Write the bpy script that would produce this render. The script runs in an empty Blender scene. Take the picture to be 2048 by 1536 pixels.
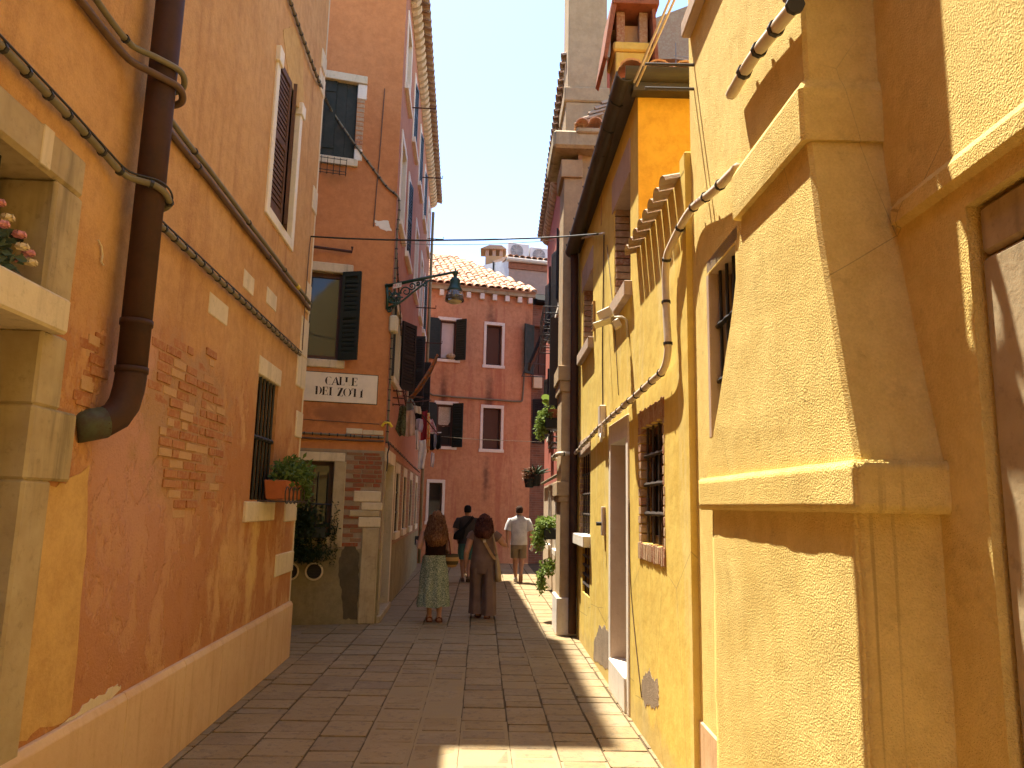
import bpy, bmesh, math, random
from mathutils import Vector, Matrix, noise as mnoise
random.seed(7)
PI = math.pi
scene = bpy.context.scene
COL = scene.collection

# ---------------------------------------------------------------- camera
FPX, CX, CY, EYE = 1500.0, 1024.0, 768.0, 1.72
_vy = Vector((980.0 - CX, -(1012.0 - CY), -FPX)).normalized()
_r = math.radians(1.5)
_u = Vector((math.sin(_r), math.cos(_r), 0.0)); _u -= _vy * _u.dot(_vy); _u.normalize()
_vx = _vy.cross(_u)
ROT = Matrix((_vx, _vy, _u))
CAMP = Vector((0, 0, EYE))
cam_data = bpy.data.cameras.new('camera'); cam = bpy.data.objects.new('camera', cam_data); COL.objects.link(cam)
cam_data.sensor_width = 36.0; cam_data.lens = FPX / 2048.0 * 36.0
cam_data.clip_start = 0.05; cam_data.clip_end = 2000.0
cam.matrix_world = Matrix.Translation(CAMP) @ ROT.to_4x4()
scene.camera = cam

# ---------------------------------------------------------------- daylight
LIGHT = Vector((0.205, -0.335, -1.0)).normalized()          # the way sunlight travels
world = bpy.data.worlds.new('World'); scene.world = world; world.use_nodes = True
wn = world.node_tree.nodes; wl = world.node_tree.links
bg = wn['Background']; sky = wn.new('ShaderNodeTexSky'); sky.sky_type = 'NISHITA'; sky.sun_disc = False
sky.sun_elevation = math.asin(-LIGHT.z); sky.sun_rotation = math.atan2(-LIGHT.x, -LIGHT.y)
sky.air_density = 0.75; sky.dust_density = 0.4; sky.ozone_density = 1.0
wl.new(sky.outputs[0], bg.inputs[0]); bg.inputs[1].default_value = 0.15
sun_d = bpy.data.lights.new('sun', 'SUN'); sun = bpy.data.objects.new('sun', sun_d); COL.objects.link(sun)
sun_d.energy = 4.6; sun_d.angle = math.radians(0.53); sun_d.color = (1.0, 0.94, 0.80)
sun.rotation_euler = LIGHT.to_track_quat('-Z', 'Y').to_euler(); sun.location = (-8, 12, 30)
vs = scene.view_settings; vs.view_transform = 'Standard'; vs.look = 'None'; vs.gamma = 1.0; vs.exposure = 1.8
vs.use_curve_mapping = False
cy = scene.cycles
cy.use_denoising = True; cy.max_bounces = 5; cy.diffuse_bounces = 4; cy.glossy_bounces = 4
cy.transmission_bounces = 6; cy.transparent_max_bounces = 8; cy.caustics_reflective = False; cy.caustics_refractive = False
cy.sample_clamp_indirect = 6.0; cy.use_adaptive_sampling = True; cy.adaptive_threshold = 0.03

# ---------------------------------------------------------------- helpers: points and planes
def ray(px, py): return ROT @ Vector((px - CX, -(py - CY), -FPX))
def on_y(px, py, y): d = ray(px, py); return CAMP + d * (y / d.y)
def on_x(px, py, x): d = ray(px, py); return CAMP + d * (x / d.x)
def on_z(px, py, z=0.0): d = ray(px, py); return CAMP + d * ((z - EYE) / d.z)

class Wall:
    """a vertical plane: u metres along, z up, o metres out of the face"""
    def __init__(s, a, b, side):
        s.a = Vector((a[0], a[1], 0)); t = Vector((b[0] - a[0], b[1] - a[1], 0)); s.L = t.length; s.t = t.normalized()
        s.n = Vector((s.t.y, -s.t.x, 0)) * side
    def P(s, u, z, o=0.0): p = s.a + s.t * u + s.n * o; return Vector((p.x, p.y, z))
    def q(s, px, py, o=0.0):
        d = ray(px, py); p0 = s.a + s.n * o
        t = (p0 - CAMP).dot(s.n) / d.dot(s.n); h = CAMP + d * t
        return (h - s.a).dot(s.t), h.z
    def rect(s, L, R, T, B, o=0.0):
        u0 = s.q(*L, o)[0]; u1 = s.q(*R, o)[0]
        return (min(u0, u1), max(u0, u1), s.q(*B, o)[1], s.q(*T, o)[1])
    def ang(s): return math.atan2(s.t.y, s.t.x)

class MB:
    def __init__(s): s.v = []; s.f = []
    def add(s, vs_, fs):
        b = len(s.v); s.v += [Vector(v) for v in vs_]; s.f += [tuple(i + b for i in f) for f in fs]
    def quad(s, a, b, c, d): s.add([a, b, c, d], [(0, 1, 2, 3)])
    def poly(s, pts): s.add(pts, [tuple(range(len(pts)))])
    def hexa(s, p):   # 8 points: bottom 4 ccw, top 4 ccw
        s.add(p, [(3, 2, 1, 0), (4, 5, 6, 7), (0, 1, 5, 4), (1, 2, 6, 5), (2, 3, 7, 6), (3, 0, 4, 7)])
    def box(s, lo, hi):
        x0, y0, z0 = lo; x1, y1, z1 = hi
        s.hexa([(x0, y0, z0), (x1, y0, z0), (x1, y1, z0), (x0, y1, z0), (x0, y0, z1), (x1, y0, z1), (x1, y1, z1), (x0, y1, z1)])
    def wbox(s, W, u0, u1, z0, z1, o0, o1):
        s.hexa([W.P(u0, z0, o0), W.P(u1, z0, o0), W.P(u1, z0, o1), W.P(u0, z0, o1), W.P(u0, z1, o0), W.P(u1, z1, o0), W.P(u1, z1, o1), W.P(u0, z1, o1)])
    def prism(s, pts, vec):   # planar polygon swept along vec
        n = len(pts); vec = Vector(vec); a = [Vector(p) for p in pts]; b = [p + vec for p in a]
        s.add(a + b, [tuple(range(n))[::-1], tuple(range(n, 2 * n))] + [(i, (i + 1) % n, n + (i + 1) % n, n + i) for i in range(n)])
    def tube(s, pts, r, seg=8, cap=True):
        pts = [Vector(p) for p in pts]; n = len(pts); rs = r if isinstance(r, (list, tuple)) else [r] * n
        b = len(s.v); prev = None
        for i, p in enumerate(pts):
            d = (pts[min(i + 1, n - 1)] - pts[max(i - 1, 0)])
            d = d.normalized() if d.length > 1e-9 else Vector((0, 0, 1))
            if prev is None:
                ref = Vector((0, 0, 1)) if abs(d.z) < .9 else Vector((1, 0, 0)); x = d.cross(ref).normalized()
            else:
                x = prev - d * prev.dot(d); x = x.normalized() if x.length > 1e-6 else d.orthogonal().normalized()
            prev = x; y = d.cross(x)
            for k in range(seg):
                a = 2 * PI * k / seg; s.v.append(p + (x * math.cos(a) + y * math.sin(a)) * rs[i])
        for i in range(n - 1):
            for k in range(seg):
                k2 = (k + 1) % seg
                s.f.append((b + i * seg + k, b + i * seg + k2, b + (i + 1) * seg + k2, b + (i + 1) * seg + k))
        if cap: s.f.append(tuple(b + k for k in range(seg))[::-1]); s.f.append(tuple(b + (n - 1) * seg + k for k in range(seg)))
    def loft(s, rings, cap=True):   # rings: lists of the same number of points
        b = len(s.v); m = len(rings[0])
        for r in rings: s.v += [Vector(p) for p in r]
        for i in range(len(rings) - 1):
            for k in range(m):
                k2 = (k + 1) % m
                s.f.append((b + i * m + k, b + i * m + k2, b + (i + 1) * m + k2, b + (i + 1) * m + k))
        if cap: s.f.append(tuple(b + k for k in range(m))[::-1]); s.f.append(tuple(b + (len(rings) - 1) * m + k for k in range(m)))
    def lathe(s, c, prof, seg=16):   # prof: (radius, z) from the bottom up
        c = Vector(c)
        s.loft([[c + Vector((r * math.cos(2 * PI * k / seg), r * math.sin(2 * PI * k / seg), z)) for k in range(seg)] for r, z in prof])
    def xf(s, M): s.v = [M @ v for v in s.v]; return s
    def build(s, name, mat, parent=None, smooth=False, bevel=0.0, props=None):
        me = bpy.data.meshes.new(name); org = ORG.get(parent.name, Vector()) if parent else Vector()
        me.from_pydata([tuple(v - org) for v in s.v], [], s.f)
        bm = bmesh.new(); bm.from_mesh(me)
        bmesh.ops.recalc_face_normals(bm, faces=bm.faces)
        if bevel: bmesh.ops.bevel(bm, geom=list(bm.edges), offset=bevel, segments=1, affect='EDGES', clamp_overlap=True)
        bm.to_mesh(me); bm.free()
        if smooth:
            for p in me.polygons: p.use_smooth = True
        if mat: me.materials.append(mat)
        o = bpy.data.objects.new(name, me); COL.objects.link(o)
        if parent: o.parent = parent; ORG[o.name] = org
        else: ORG[o.name] = Vector()
        if props: tag(o, **props)
        return o
ORG = {}
def tag(o, label=None, cat=None, group=None, kind=None):
    if label: o['label'] = label
    if cat: o['category'] = cat
    if group: o['group'] = group
    if kind: o['kind'] = kind
    return o
def thing(name, label, cat, loc=(0, 0, 0), group=None):
    o = bpy.data.objects.new(name, None); COL.objects.link(o); o.empty_display_size = .1
    o.location = loc; ORG[o.name] = Vector(loc)
    return tag(o, label, cat, group)
def piece(name, me, parent, loc, rot=None, scale=(1, 1, 1)):   # a cheap repeat that shares mesh data
    o = bpy.data.objects.new(name, me); COL.objects.link(o)
    org = ORG.get(parent.name, Vector()); o.parent = parent
    o.location = Vector(loc) - org; o.scale = scale
    if rot is not None: o.rotation_euler = rot
    ORG[o.name] = org
    return o
def unit_block(name, mat, bev=.06, jitter=.0):
    bm = bmesh.new(); bmesh.ops.create_cube(bm, size=1.0)
    if bev: bmesh.ops.bevel(bm, geom=list(bm.edges), offset=bev, segments=1, affect='EDGES')
    for v in bm.verts: v.co += Vector([random.uniform(-jitter, jitter) for _ in range(3)])
    me = bpy.data.meshes.new(name); bm.to_mesh(me); bm.free(); me.materials.append(mat); return me
def slack(a, b, sag, n=12):
    a = Vector(a); b = Vector(b)
    return [a.lerp(b, i / n) - Vector((0, 0, sag * 4 * (i / n) * (1 - i / n))) for i in range(n + 1)]

def smooth_path(pts, n=6):
    P = [Vector(p) for p in pts]
    if len(P) < 3: return P
    out = []
    for i in range(len(P) - 1):
        a, b, c, d = P[max(i - 1, 0)], P[i], P[i + 1], P[min(i + 2, len(P) - 1)]
        m1 = (c - a) * .5; m2 = (d - b) * .5; L = (c - b).length
        if m1.length > 1.2 * L: m1 = m1.normalized() * L
        if m2.length > 1.2 * L: m2 = m2.normalized() * L
        k = n if L < 1.0 else 3 * n
        for j in range(k):
            t = j / k; t2 = t * t; t3 = t2 * t
            out.append(b * (2 * t3 - 3 * t2 + 1) + m1 * (t3 - 2 * t2 + t) + c * (-2 * t3 + 3 * t2) + m2 * (t3 - t2))
    return out + [P[-1]]

# ---------------------------------------------------------------- materials
class NT:
    def __init__(s, name, rough=.85, spec=.25, metal=0.0):
        s.m = bpy.data.materials.new(name); s.m.use_nodes = True; s.t = s.m.node_tree; s.b = s.t.nodes['Principled BSDF']
        s.b.inputs['Roughness'].default_value = rough; s.b.inputs['Specular IOR Level'].default_value = spec
        s.b.inputs['Metallic'].default_value = metal
        s.pos = s.t.nodes.new('ShaderNodeNewGeometry').outputs['Position']
    def node(s, ty): return s.t.nodes.new(ty)
    def link(s, a, b): s.t.links.new(a, b)
    def put(s, sock, v):
        if isinstance(v, bpy.types.NodeSocket): s.link(v, sock)
        elif isinstance(v, (tuple, list)): sock.default_value = (*v, 1.0) if (len(v) == 3 and sock.type == 'RGBA') else v
        else: sock.default_value = v
    def scaled(s, sc, vec=None):
        n = s.node('ShaderNodeMapping'); s.link(vec or s.pos, n.inputs[0]); n.inputs['Scale'].default_value = sc; return n.outputs[0]
    def noise(s, scale, vec=None, detail=5, rough=.6, dist=0.0):
        n = s.node('ShaderNodeTexNoise'); s.link(vec or s.pos, n.inputs['Vector']); n.inputs['Scale'].default_value = scale
        n.inputs['Detail'].default_value = detail; n.inputs['Roughness'].default_value = rough; n.inputs['Distortion'].default_value = dist
        return n.outputs[0]
    def voro(s, scale, vec=None, feature='F1'):
        n = s.node('ShaderNodeTexVoronoi'); n.feature = feature; s.link(vec or s.pos, n.inputs['Vector']); n.inputs['Scale'].default_value = scale
        return n.outputs[0]
    def step(s, f, a, b):   # smooth 0..1 as f goes a..b
        n = s.node('ShaderNodeMapRange'); n.interpolation_type = 'SMOOTHSTEP'; s.put(n.inputs[0], f)
        n.inputs[1].default_value = a; n.inputs[2].default_value = b; return n.outputs[0]
    def math(s, op, a, b=0.0):
        n = s.node('ShaderNodeMath'); n.operation = op; s.put(n.inputs[0], a); s.put(n.inputs[1], b); return n.outputs[0]
    def mix(s, f, a, b, mode='MIX'):
        n = s.node('ShaderNodeMix'); n.data_type = 'RGBA'; n.blend_type = mode
        s.put(n.inputs[0], f); s.put(n.inputs[6], a); s.put(n.inputs[7], b); return n.outputs[2]
    def blob(s, c, r, edge=.3, wob=.35, sc=2.0, stretch=(1, 1, 1)):   # an irregular patch round a point
        n = s.node('ShaderNodeVectorMath'); n.operation = 'SUBTRACT'; s.link(s.pos, n.inputs[0]); n.inputs[1].default_value = c
        m = s.node('ShaderNodeVectorMath'); m.operation = 'MULTIPLY'; s.link(n.outputs[0], m.inputs[0]); m.inputs[1].default_value = stretch
        l = s.node('ShaderNodeVectorMath'); l.operation = 'LENGTH'; s.link(m.outputs[0], l.inputs[0])
        d = s.math('ADD', l.outputs['Value'], s.math('MULTIPLY', s.math('SUBTRACT', s.noise(sc, detail=6, rough=.65), .5), wob * 2))
        return s.step(d, r + edge, r - edge)
    def axis(s, i):
        n = s.node('ShaderNodeSeparateXYZ'); s.link(s.pos, n.inputs[0]); return n.outputs[i]
    def rnd(s): return s.node('ShaderNodeObjectInfo').outputs['Random']
    def bump(s, h, strength=.4, dist=.01, chain=None):
        n = s.node('ShaderNodeBump'); n.inputs['Strength'].default_value = strength; n.inputs['Distance'].default_value = dist
        s.link(h, n.inputs['Height'])
        if chain is not None: s.link(chain, n.inputs['Normal'])
        return n.outputs[0]
    def out(s, col, normal=None, rough=None):
        s.put(s.b.inputs['Base Color'], col)
        if normal is not None: s.link(normal, s.b.inputs['Normal'])
        if rough is not None: s.put(s.b.inputs['Roughness'], rough)
        return s.m

def stucco(name, base, alt, stain, streak=.35, grain=70, gstr=.35, gdist=.006, blotch=.9, extra=None, fine=.12, big=.012):
    k = NT(name, .92, .12)
    col = k.mix(k.step(k.noise(blotch, detail=4, rough=.65), .38, .66), base, alt)
    st = k.noise(1.0, k.scaled((5.5, 5.5, .35)), 3, .6)
    col = k.mix(k.math('MULTIPLY', k.step(st, .50, .78), streak), col, stain)
    mott = k.noise(8.0, detail=5, rough=.78)
    col = k.mix(k.math('MULTIPLY', k.step(mott, .44, .70), .42), col, stain)
    col = k.mix(k.math('MULTIPLY', k.step(mott, .52, .34), .30), col, tuple(min(1, c * 1.22) for c in base))
    fn = k.noise(120.0, detail=1)
    col = k.mix(k.math('MULTIPLY', k.step(fn, .3, .75), fine), col, tuple(min(1, c * 1.35) for c in base))
    if extra: col = extra(k, col)
    h = k.math('ADD', k.math('MULTIPLY', k.noise(grain, detail=2, rough=.6), gstr * gdist), k.math('MULTIPLY', k.noise(3.2, detail=3), big * .7))
    if hasattr(k, 'flake'): h = k.math('ADD', h, k.math('MULTIPLY', k.flake, .007))
    n2 = k.bump(h, 1.0, 1.0)
    return k.out(col, n2)

def stone(name, base, alt, dirt=(.20, .16, .10), amt=.5, grain=60, vein=0.0, rough=.8):
    k = NT(name, rough, .25)
    col = k.mix(k.step(k.noise(2.3, detail=4, rough=.7), .35, .68), base, alt)
    st = k.noise(1.0, k.scaled((9, 9, .9)), 3, .65)
    col = k.mix(k.math('MULTIPLY', k.step(st, .48, .8), amt), col, dirt)
    col = k.mix(k.math('MULTIPLY', k.step(k.noise(22, detail=4, rough=.75), .52, .74), .35), col, dirt)
    col = k.mix(k.math('MULTIPLY', k.rnd(), .16), col, alt)
    return k.out(col, k.bump(k.math('ADD', k.noise(grain, detail=3, rough=.7), k.math('MULTIPLY', k.noise(6, detail=2), 3.0)), .35, .004))

def brickm(name, c1, c2, c3, mort=(.42, .36, .27)):
    k = NT(name, .9, .15); r = k.rnd()
    col = k.mix(r, c1, c2)
    col = k.mix(k.step(k.math('FRACT', k.math('MULTIPLY', r, 7.31)), .7, .85), col, c3)
    col = k.mix(k.math('MULTIPLY', k.step(k.noise(26, detail=4, rough=.75), .42, .64), .6), col, mort)
    return k.out(col, k.bump(k.noise(55, detail=3, rough=.7), .7, .007))

def plain(name, col, rough=.6, spec=.3, metal=0.0, var=.18, scale=12, bump=.15, dark=None):
    k = NT(name, rough, spec, metal)
    d = dark or tuple(c * .55 for c in col)
    c = k.mix(k.math('MULTIPLY', k.step(k.noise(scale, detail=4, rough=.7), .35, .75), min(1.0, var * 2)), col, d)
    return k.out(c, k.bump(k.noise(scale * 6, detail=2), bump, .003))

def cloth(name, col, col2=None, scale=160, rough=.9, spots=None):
    k = NT(name, rough, .1)
    c = k.mix(k.step(k.noise(7, detail=5), .35, .7), col, tuple(x * .78 for x in col))
    if col2: c = k.mix(k.step(k.noise(scale, detail=2), .46, .56), c, col2)
    if spots:
        v = k.voro(spots[0]); c = k.mix(k.step(v, spots[1], spots[1] * .8), c, spots[2])
    return k.out(c, k.bump(k.noise(350, detail=2), .25, .002))

M = {}
# plaster of the buildings
WA = Wall((-1.94, 0), (-1.94 - .0343 * 8.82, 8.82), 1)           # orange house, near left
WBF = Wall((-1.61 - 14.0, 11.35 - 3.486), (-1.61, 11.35), 1)      # terracotta house, face towards us
WBS = Wall((-1.61, 11.35), (-1.61 - .38 * 1.02, 21.55), 1)       # terracotta house, face on the lane
WC = Wall((-2.1 - 3.3 * 1.5, 22.8 - .8 * 1.5), (1.2 + 3.3, 23.6 + .8), 1)   # house closing the lane
WD = Wall((1.22, 0), (1.22, 10.0), -1)                            # yellow house
WG = Wall((1.145, 0), (1.395, 10.0), -1)                            # pale yellow house, near right
WF = Wall((1.27, 11.3), (1.40, 19.8), -1)                         # red house beyond the pilaster

def a_extra(k, col):
    z = k.axis(2)
    low = k.step(k.math('ADD', z, k.math('MULTIPLY', k.noise(1.4, detail=6, rough=.7), 1.6)), 3.9, 3.1)
    col = k.mix(k.math('MULTIPLY', low, .8), col, (.40, .165, .068))
    p = WA.P
    mn = k.noise(2.3, k.scaled((1, 1, .6)), 6, .68); mot = k.step(mn, .46, .62)
    col = k.mix(k.math('MULTIPLY', k.math('MULTIPLY', low, mot), .8), col, (.58, .335, .15))
    spk = k.step(k.noise(11, k.scaled((1, 1, .6)), 6, .75), .56, .66)
    col = k.mix(k.math('MULTIPLY', k.math('MULTIPLY', low, spk), .6), col, (.26, .085, .038))
    k.flake = k.math('MULTIPLY', k.step(mn, .545, .485), low)
    c = p(4.45, 2.05); col = k.mix(k.math('MULTIPLY', k.blob(c, .42, .18, .35, 3, (1, .8, .62)), .75), col, (.50, .27, .19))
    c = p(4.75, 1.35); col = k.mix(k.math('MULTIPLY', k.blob(c, .5, .3, .5, 2.4, (1, .6, .8)), .5), col, (.46, .225, .145))
    c = p(5.35, 2.25); col = k.mix(k.blob(c, .52, .14, .5, 5, (1, .62, .95)), col, (.40, .225, .115))
    c = p(6.5, 1.2); col = k.mix(k.math('MULTIPLY', k.blob(c, .28, .2, .4, 4), .7), col, (.62, .36, .15))
    c = p(7.2, 1.15); col = k.mix(k.math('MULTIPLY', k.blob(c, .22, .1, .3, 5, (1, 1.6, .6)), .9), col, (.64, .40, .16))
    return col
M['plaster_a'] = stucco('orange_plaster', (.54, .305, .125), (.47, .245, .09), (.31, .14, .055), .7, 60, .7, .008, .8, a_extra, .25, .02)
M['patch_a'] = stucco('ochre_patch', (.56, .345, .125), (.50, .285, .095), (.36, .18, .06), .5, 60, .4, .006)
def b_extra(k, col):
    c = WBF.P(WBF.L - .75, 3.05); col = k.mix(k.math('MULTIPLY', k.blob(c, .2, .14, .3, 5, (.45, 1, 1.4)), .65), col, (.24, .10, .05))
    c = WBF.P(WBF.L - .95, 6.75); col = k.mix(k.math('MULTIPLY', k.blob(c, .14, .12, .25, 6, (1, 1, .8)), .6), col, (.34, .15, .06))
    return col
M['plaster_b'] = stucco('terracotta_plaster', (.54, .22, .082), (.49, .19, .068), (.37, .13, .05), .35, 80, .3, .004, .6, b_extra)
M['plaster_bs'] = stucco('terracotta_plaster_lane', (.45, .205, .115), (.41, .175, .095), (.32, .13, .07), .5, 80, .3, .004, .6)
def c_extra(k, col):
    st = k.noise(1.0, k.scaled((2.6, 2.6, .22)), 6, .7, .6)
    col = k.mix(k.math('MULTIPLY', k.step(st, .50, .64), .45), col, (.36, .10, .06))
    for u, zt, w in ((.62, 7.7, .13), (1.85, 7.6, .10), (-.82, 5.6, .10), (.62, 5.5, .11), (.6, 3.1, .08)):
        c = WC.P(WC.q(980, 700)[0] + (u - .62), zt - .55)
        col = k.mix(k.math('MULTIPLY', k.blob(c, w, .1, .12, 6, (1, 1, .17)), .75), col, (.10, .05, .035))
    return col
M['plaster_c'] = stucco('faded_orange_plaster', (.56, .275, .14), (.50, .225, .105), (.35, .135, .065), .5, 50, .4, .008, .5, c_extra)
def d_extra(k, col):
    z = k.axis(2)
    col = k.mix(k.math('MULTIPLY', k.step(k.noise(1.3, k.scaled((2.2, 2.2, .4)), 6, .7), .5, .68), .5), col, (.74, .61, .28))
    damp = k.step(k.math('ADD', z, k.math('MULTIPLY', k.noise(2.6, detail=6, rough=.7), .7)), .62, .42)
    col = k.mix(k.math('MULTIPLY', damp, .5), col, (.42, .33, .16))
    crack = k.step(k.voro(1.1, k.scaled((1, 1, .8)), 'DISTANCE_TO_EDGE'), .004, .0015)
    return k.mix(k.math('MULTIPLY', crack, k.math('MULTIPLY', k.step(z, 2.2, 1.2), .6)), col, (.3, .2, .08))
M['plaster_d'] = stucco('yellow_plaster', (.71, .515, .125), (.68, .47, .10), (.57, .36, .08), .4, 60, .25, .004, 1.0, d_extra)
M['plaster_d2'] = stucco('orange_glow_plaster', (.80, .45, .06), (.76, .44, .06), (.55, .24, .03), .3, 60, .3, .004, 1.3)  # side wall: warm bounced glow is put into the orange
def g_extra(k, col):
    ln = k.noise(1.0, k.scaled((22, .5, .10)), 3, .5, .1)
    z = k.axis(2); band = k.step(k.math('ADD', z, k.math('MULTIPLY', k.noise(4), .6)), 2.35, 1.8)
    col = k.mix(k.math('MULTIPLY', k.math('MULTIPLY', k.step(ln, .57, .62), band), .6), col, (.36, .22, .07))
    dirt = k.step(k.noise(7, detail=5, rough=.8), .54, .68)
    crack = k.math('MULTIPLY', k.step(k.voro(1.7, k.scaled((1, 1, .7)), 'DISTANCE_TO_EDGE'), .003, .0008), k.step(k.noise(1.1, detail=2), .5, .62))
    col = k.mix(k.math('MULTIPLY', crack, .55), col, (.25, .16, .06))
    return k.mix(k.math('MULTIPLY', dirt, .34), col, (.44, .29, .09))
M['plaster_g'] = stucco('pale_yellow_roughcast', (.75, .56, .195), (.71, .51, .16), (.60, .39, .10), .35, 170, .75, .009, 1.2, g_extra, .2)
M['plaster_tan'] = stucco('tan_plaster', (.44, .31, .175), (.40, .28, .155), (.30, .2, .11), .35, 60, .3, .004, 1.0)
def f_extra(k, col):
    z = k.axis(2)
    return k.mix(k.step(k.math('ADD', z, k.math('MULTIPLY', k.noise(3), .06)), 2.3, 2.25), col, (.52, .40, .27))
M['plaster_f'] = stucco('red_plaster', (.46, .135, .09), (.42, .12, .08), (.34, .12, .08), .4, 60, .3, .004, .8, f_extra)
M['plaster_i'] = stucco('grey_pink_plaster', (.44, .27, .19), (.40, .25, .18), (.32, .2, .14), .3, 40, .3, .006, .6)
M['plaster_w'] = stucco('whitewash', (.66, .64, .62), (.60, .55, .52), (.48, .42, .38), .4, 40, .3, .006, .9)
M['cement'] = stucco('olive_cement', (.27, .21, .11), (.22, .17, .085), (.15, .11, .06), .45, 70, .4, .006, 1.6)
M['cement_d'] = stucco('dark_cement', (.115, .088, .05), (.10, .076, .043), (.07, .055, .03), .3, 70, .4, .006, 2)
M['mortar'] = stucco('grey_mortar', (.33, .25, .17), (.28, .21, .14), (.2, .15, .1), .3, 90, .6, .008, 3)
M['istria'] = stone('istrian_stone', (.68, .56, .38), (.60, .48, .31))
M['istria_w'] = stone('white_stone', (.78, .70, .58), (.72, .63, .50), (.4, .32, .24), .3)
M['istria_d'] = stone('weathered_stone', (.47, .37, .22), (.38, .28, .15), (.11, .085, .05), .75)
M['plinth'] = stone('plinth_marble', (.66, .45, .26), (.60, .38, .21), (.42, .22, .09), .55, rough=.5)
M['jamb_d'] = stone('pink_stone', (.52, .38, .27), (.46, .33, .23), (.33, .22, .15), .5)
M['brick_a'] = brickm('worn_brick', (.34, .125, .055), (.42, .18, .08), (.50, .30, .15), (.46, .26, .12))
M['brick_b'] = brickm('red_brick', (.30, .07, .03), (.24, .075, .035), (.30, .15, .08), (.2, .14, .08))
M['brick_d'] = brickm('pale_brick', (.42, .265, .15), (.37, .215, .115), (.32, .14, .075), (.5, .38, .24))
M['tile'] = brickm('roof_tile', (.60, .30, .17), (.66, .38, .22), (.46, .20, .12), (.70, .52, .36))
M['tile_old'] = brickm('old_roof_tile', (.40, .24, .15), (.36, .19, .12), (.3, .2, .13), (.35, .3, .2))
M['tile_eave'] = brickm('eave_tile_clay', (.42, .29, .19), (.46, .33, .23), (.38, .24, .15), (.45, .38, .28))
M['tile_red'] = plain('terracotta_slab', (.33, .12, .06), .85, .15, var=.4)
M['pipe_brown'] = plain('brown_painted_metal', (.060, .026, .016), .62, .22, 0, .4, 7, .2, (.034, .018, .013))
M['pipe_verd'] = plain('patinated_copper', (.07, .075, .04), .6, .3, 0, .5, 14, .3, (.055, .028, .018))
M['gutter'] = plain('dark_gutter', (.05, .036, .021), .5, .4, 0, .3, 8, .1, (.075, .06, .04))
M['cable'] = plain('grey_cable', (.20, .165, .10), .6, .3, 0, .25, 20)
M['cable_b'] = plain('brown_cable', (.13, .075, .045), .6, .3, 0, .25, 20)
M['conduit'] = plain('beige_conduit', (.66, .54, .40), .5, .35, 0, .15, 10)
M['black'] = plain('black_iron', (.014, .013, .012), .55, .4, 0, .2, 20)
M['clip'] = plain('black_cable_tie', (.03, .027, .025), .5, .4)
M['iron'] = plain('rusty_iron', (.075, .028, .018), .7, .3, 0, .3, 20)
M['grille'] = plain('brown_grille', (.055, .04, .03), .55, .4, 0, .3, 20)
M['lampgreen'] = plain('dark_green_enamel', (.010, .045, .026), .35, .5, 0, .2, 14)
M['shut_g'] = plain('green_shutter', (.015, .022, .015), .6, .3, 0, .3, 9, .2, (.03, .032, .024))
M['shut_g2'] = plain('green_grey_board', (.030, .035, .026), .7, .2, 0, .4, 7, .2, (.055, .05, .04))
M['shut_br'] = plain('brown_shutter', (.13, .065, .038), .7, .2, 0, .35, 9, .2)
M['wood'] = plain('brown_window_wood', (.085, .03, .014), .5, .35, 0, .25, 10)
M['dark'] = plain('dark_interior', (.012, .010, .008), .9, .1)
M['blind'] = plain('pale_blind', (.62, .53, .46), .85, .1, 0, .1, 5)
M['lace'] = cloth('lace_curtain', (.62, .54, .40), (.42, .35, .25), 60)
M['ac'] = plain('ac_casing', (.62, .60, .57), .5, .3, 0, .12, 6)
M['ac_dark'] = plain('ac_grille', (.19, .18, .18), .5, .3, 0, .2, 6)
M['plastic_w'] = plain('ivory_plastic', (.62, .52, .33), .45, .4, 0, .12, 10)
M['plastic_y'] = plain('yellow_plastic', (.75, .55, .04), .4, .4)
M['terracotta'] = plain('terracotta_pot', (.42, .13, .05), .85, .15)
M['pot_dark'] = plain('dark_planter', (.025, .028, .022), .6, .3)
def glassm(name, tint=(.02, .02, .02), rough=.04):
    k = NT(name, rough, .5); k.b.inputs['IOR'].default_value = 1.5
    return k.out(tint, k.bump(k.noise(1.7, detail=2), .08, .02))
M['glass'] = glassm('window_glass', (.035, .033, .028))
def leafm(name, a, b):
    k = NT(name, .6, .3); c = k.mix(k.noise(35, detail=3), a, b)
    k.b.inputs['Subsurface Weight'].default_value = 0.0
    tr = k.node('ShaderNodeBsdfTranslucent'); k.put(tr.inputs[0], c); mx = k.node('ShaderNodeMixShader'); mx.inputs[0].default_value = .3
    k.put(k.b.inputs['Base Color'], c)
    o = k.t.nodes['Material Output']; k.link(k.b.outputs[0], mx.inputs[1]); k.link(tr.outputs[0], mx.inputs[2]); k.link(mx.outputs[0], o.inputs[0])
    return k.m
M['leaf'] = leafm('green_leaf', (.075, .13, .025), (.13, .19, .04))
M['leaf_y'] = leafm('light_green_leaf', (.16, .24, .04), (.26, .33, .07))
M['leaf_d'] = leafm('dark_green_leaf', (.018, .032, .010), (.03, .05, .014))
M['leaf_b'] = leafm('blue_green_leaf', (.07, .11, .07), (.12, .16, .10))
M['leaf_r'] = leafm('reddish_leaf', (.16, .07, .035), (.22, .12, .06))
M['pink'] = plain('pink_petal', (.60, .24, .22), .7, .2, 0, .2, 30)
M['cream'] = plain('cream_petal', (.68, .52, .28), .7, .2, 0, .2, 30)

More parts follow.
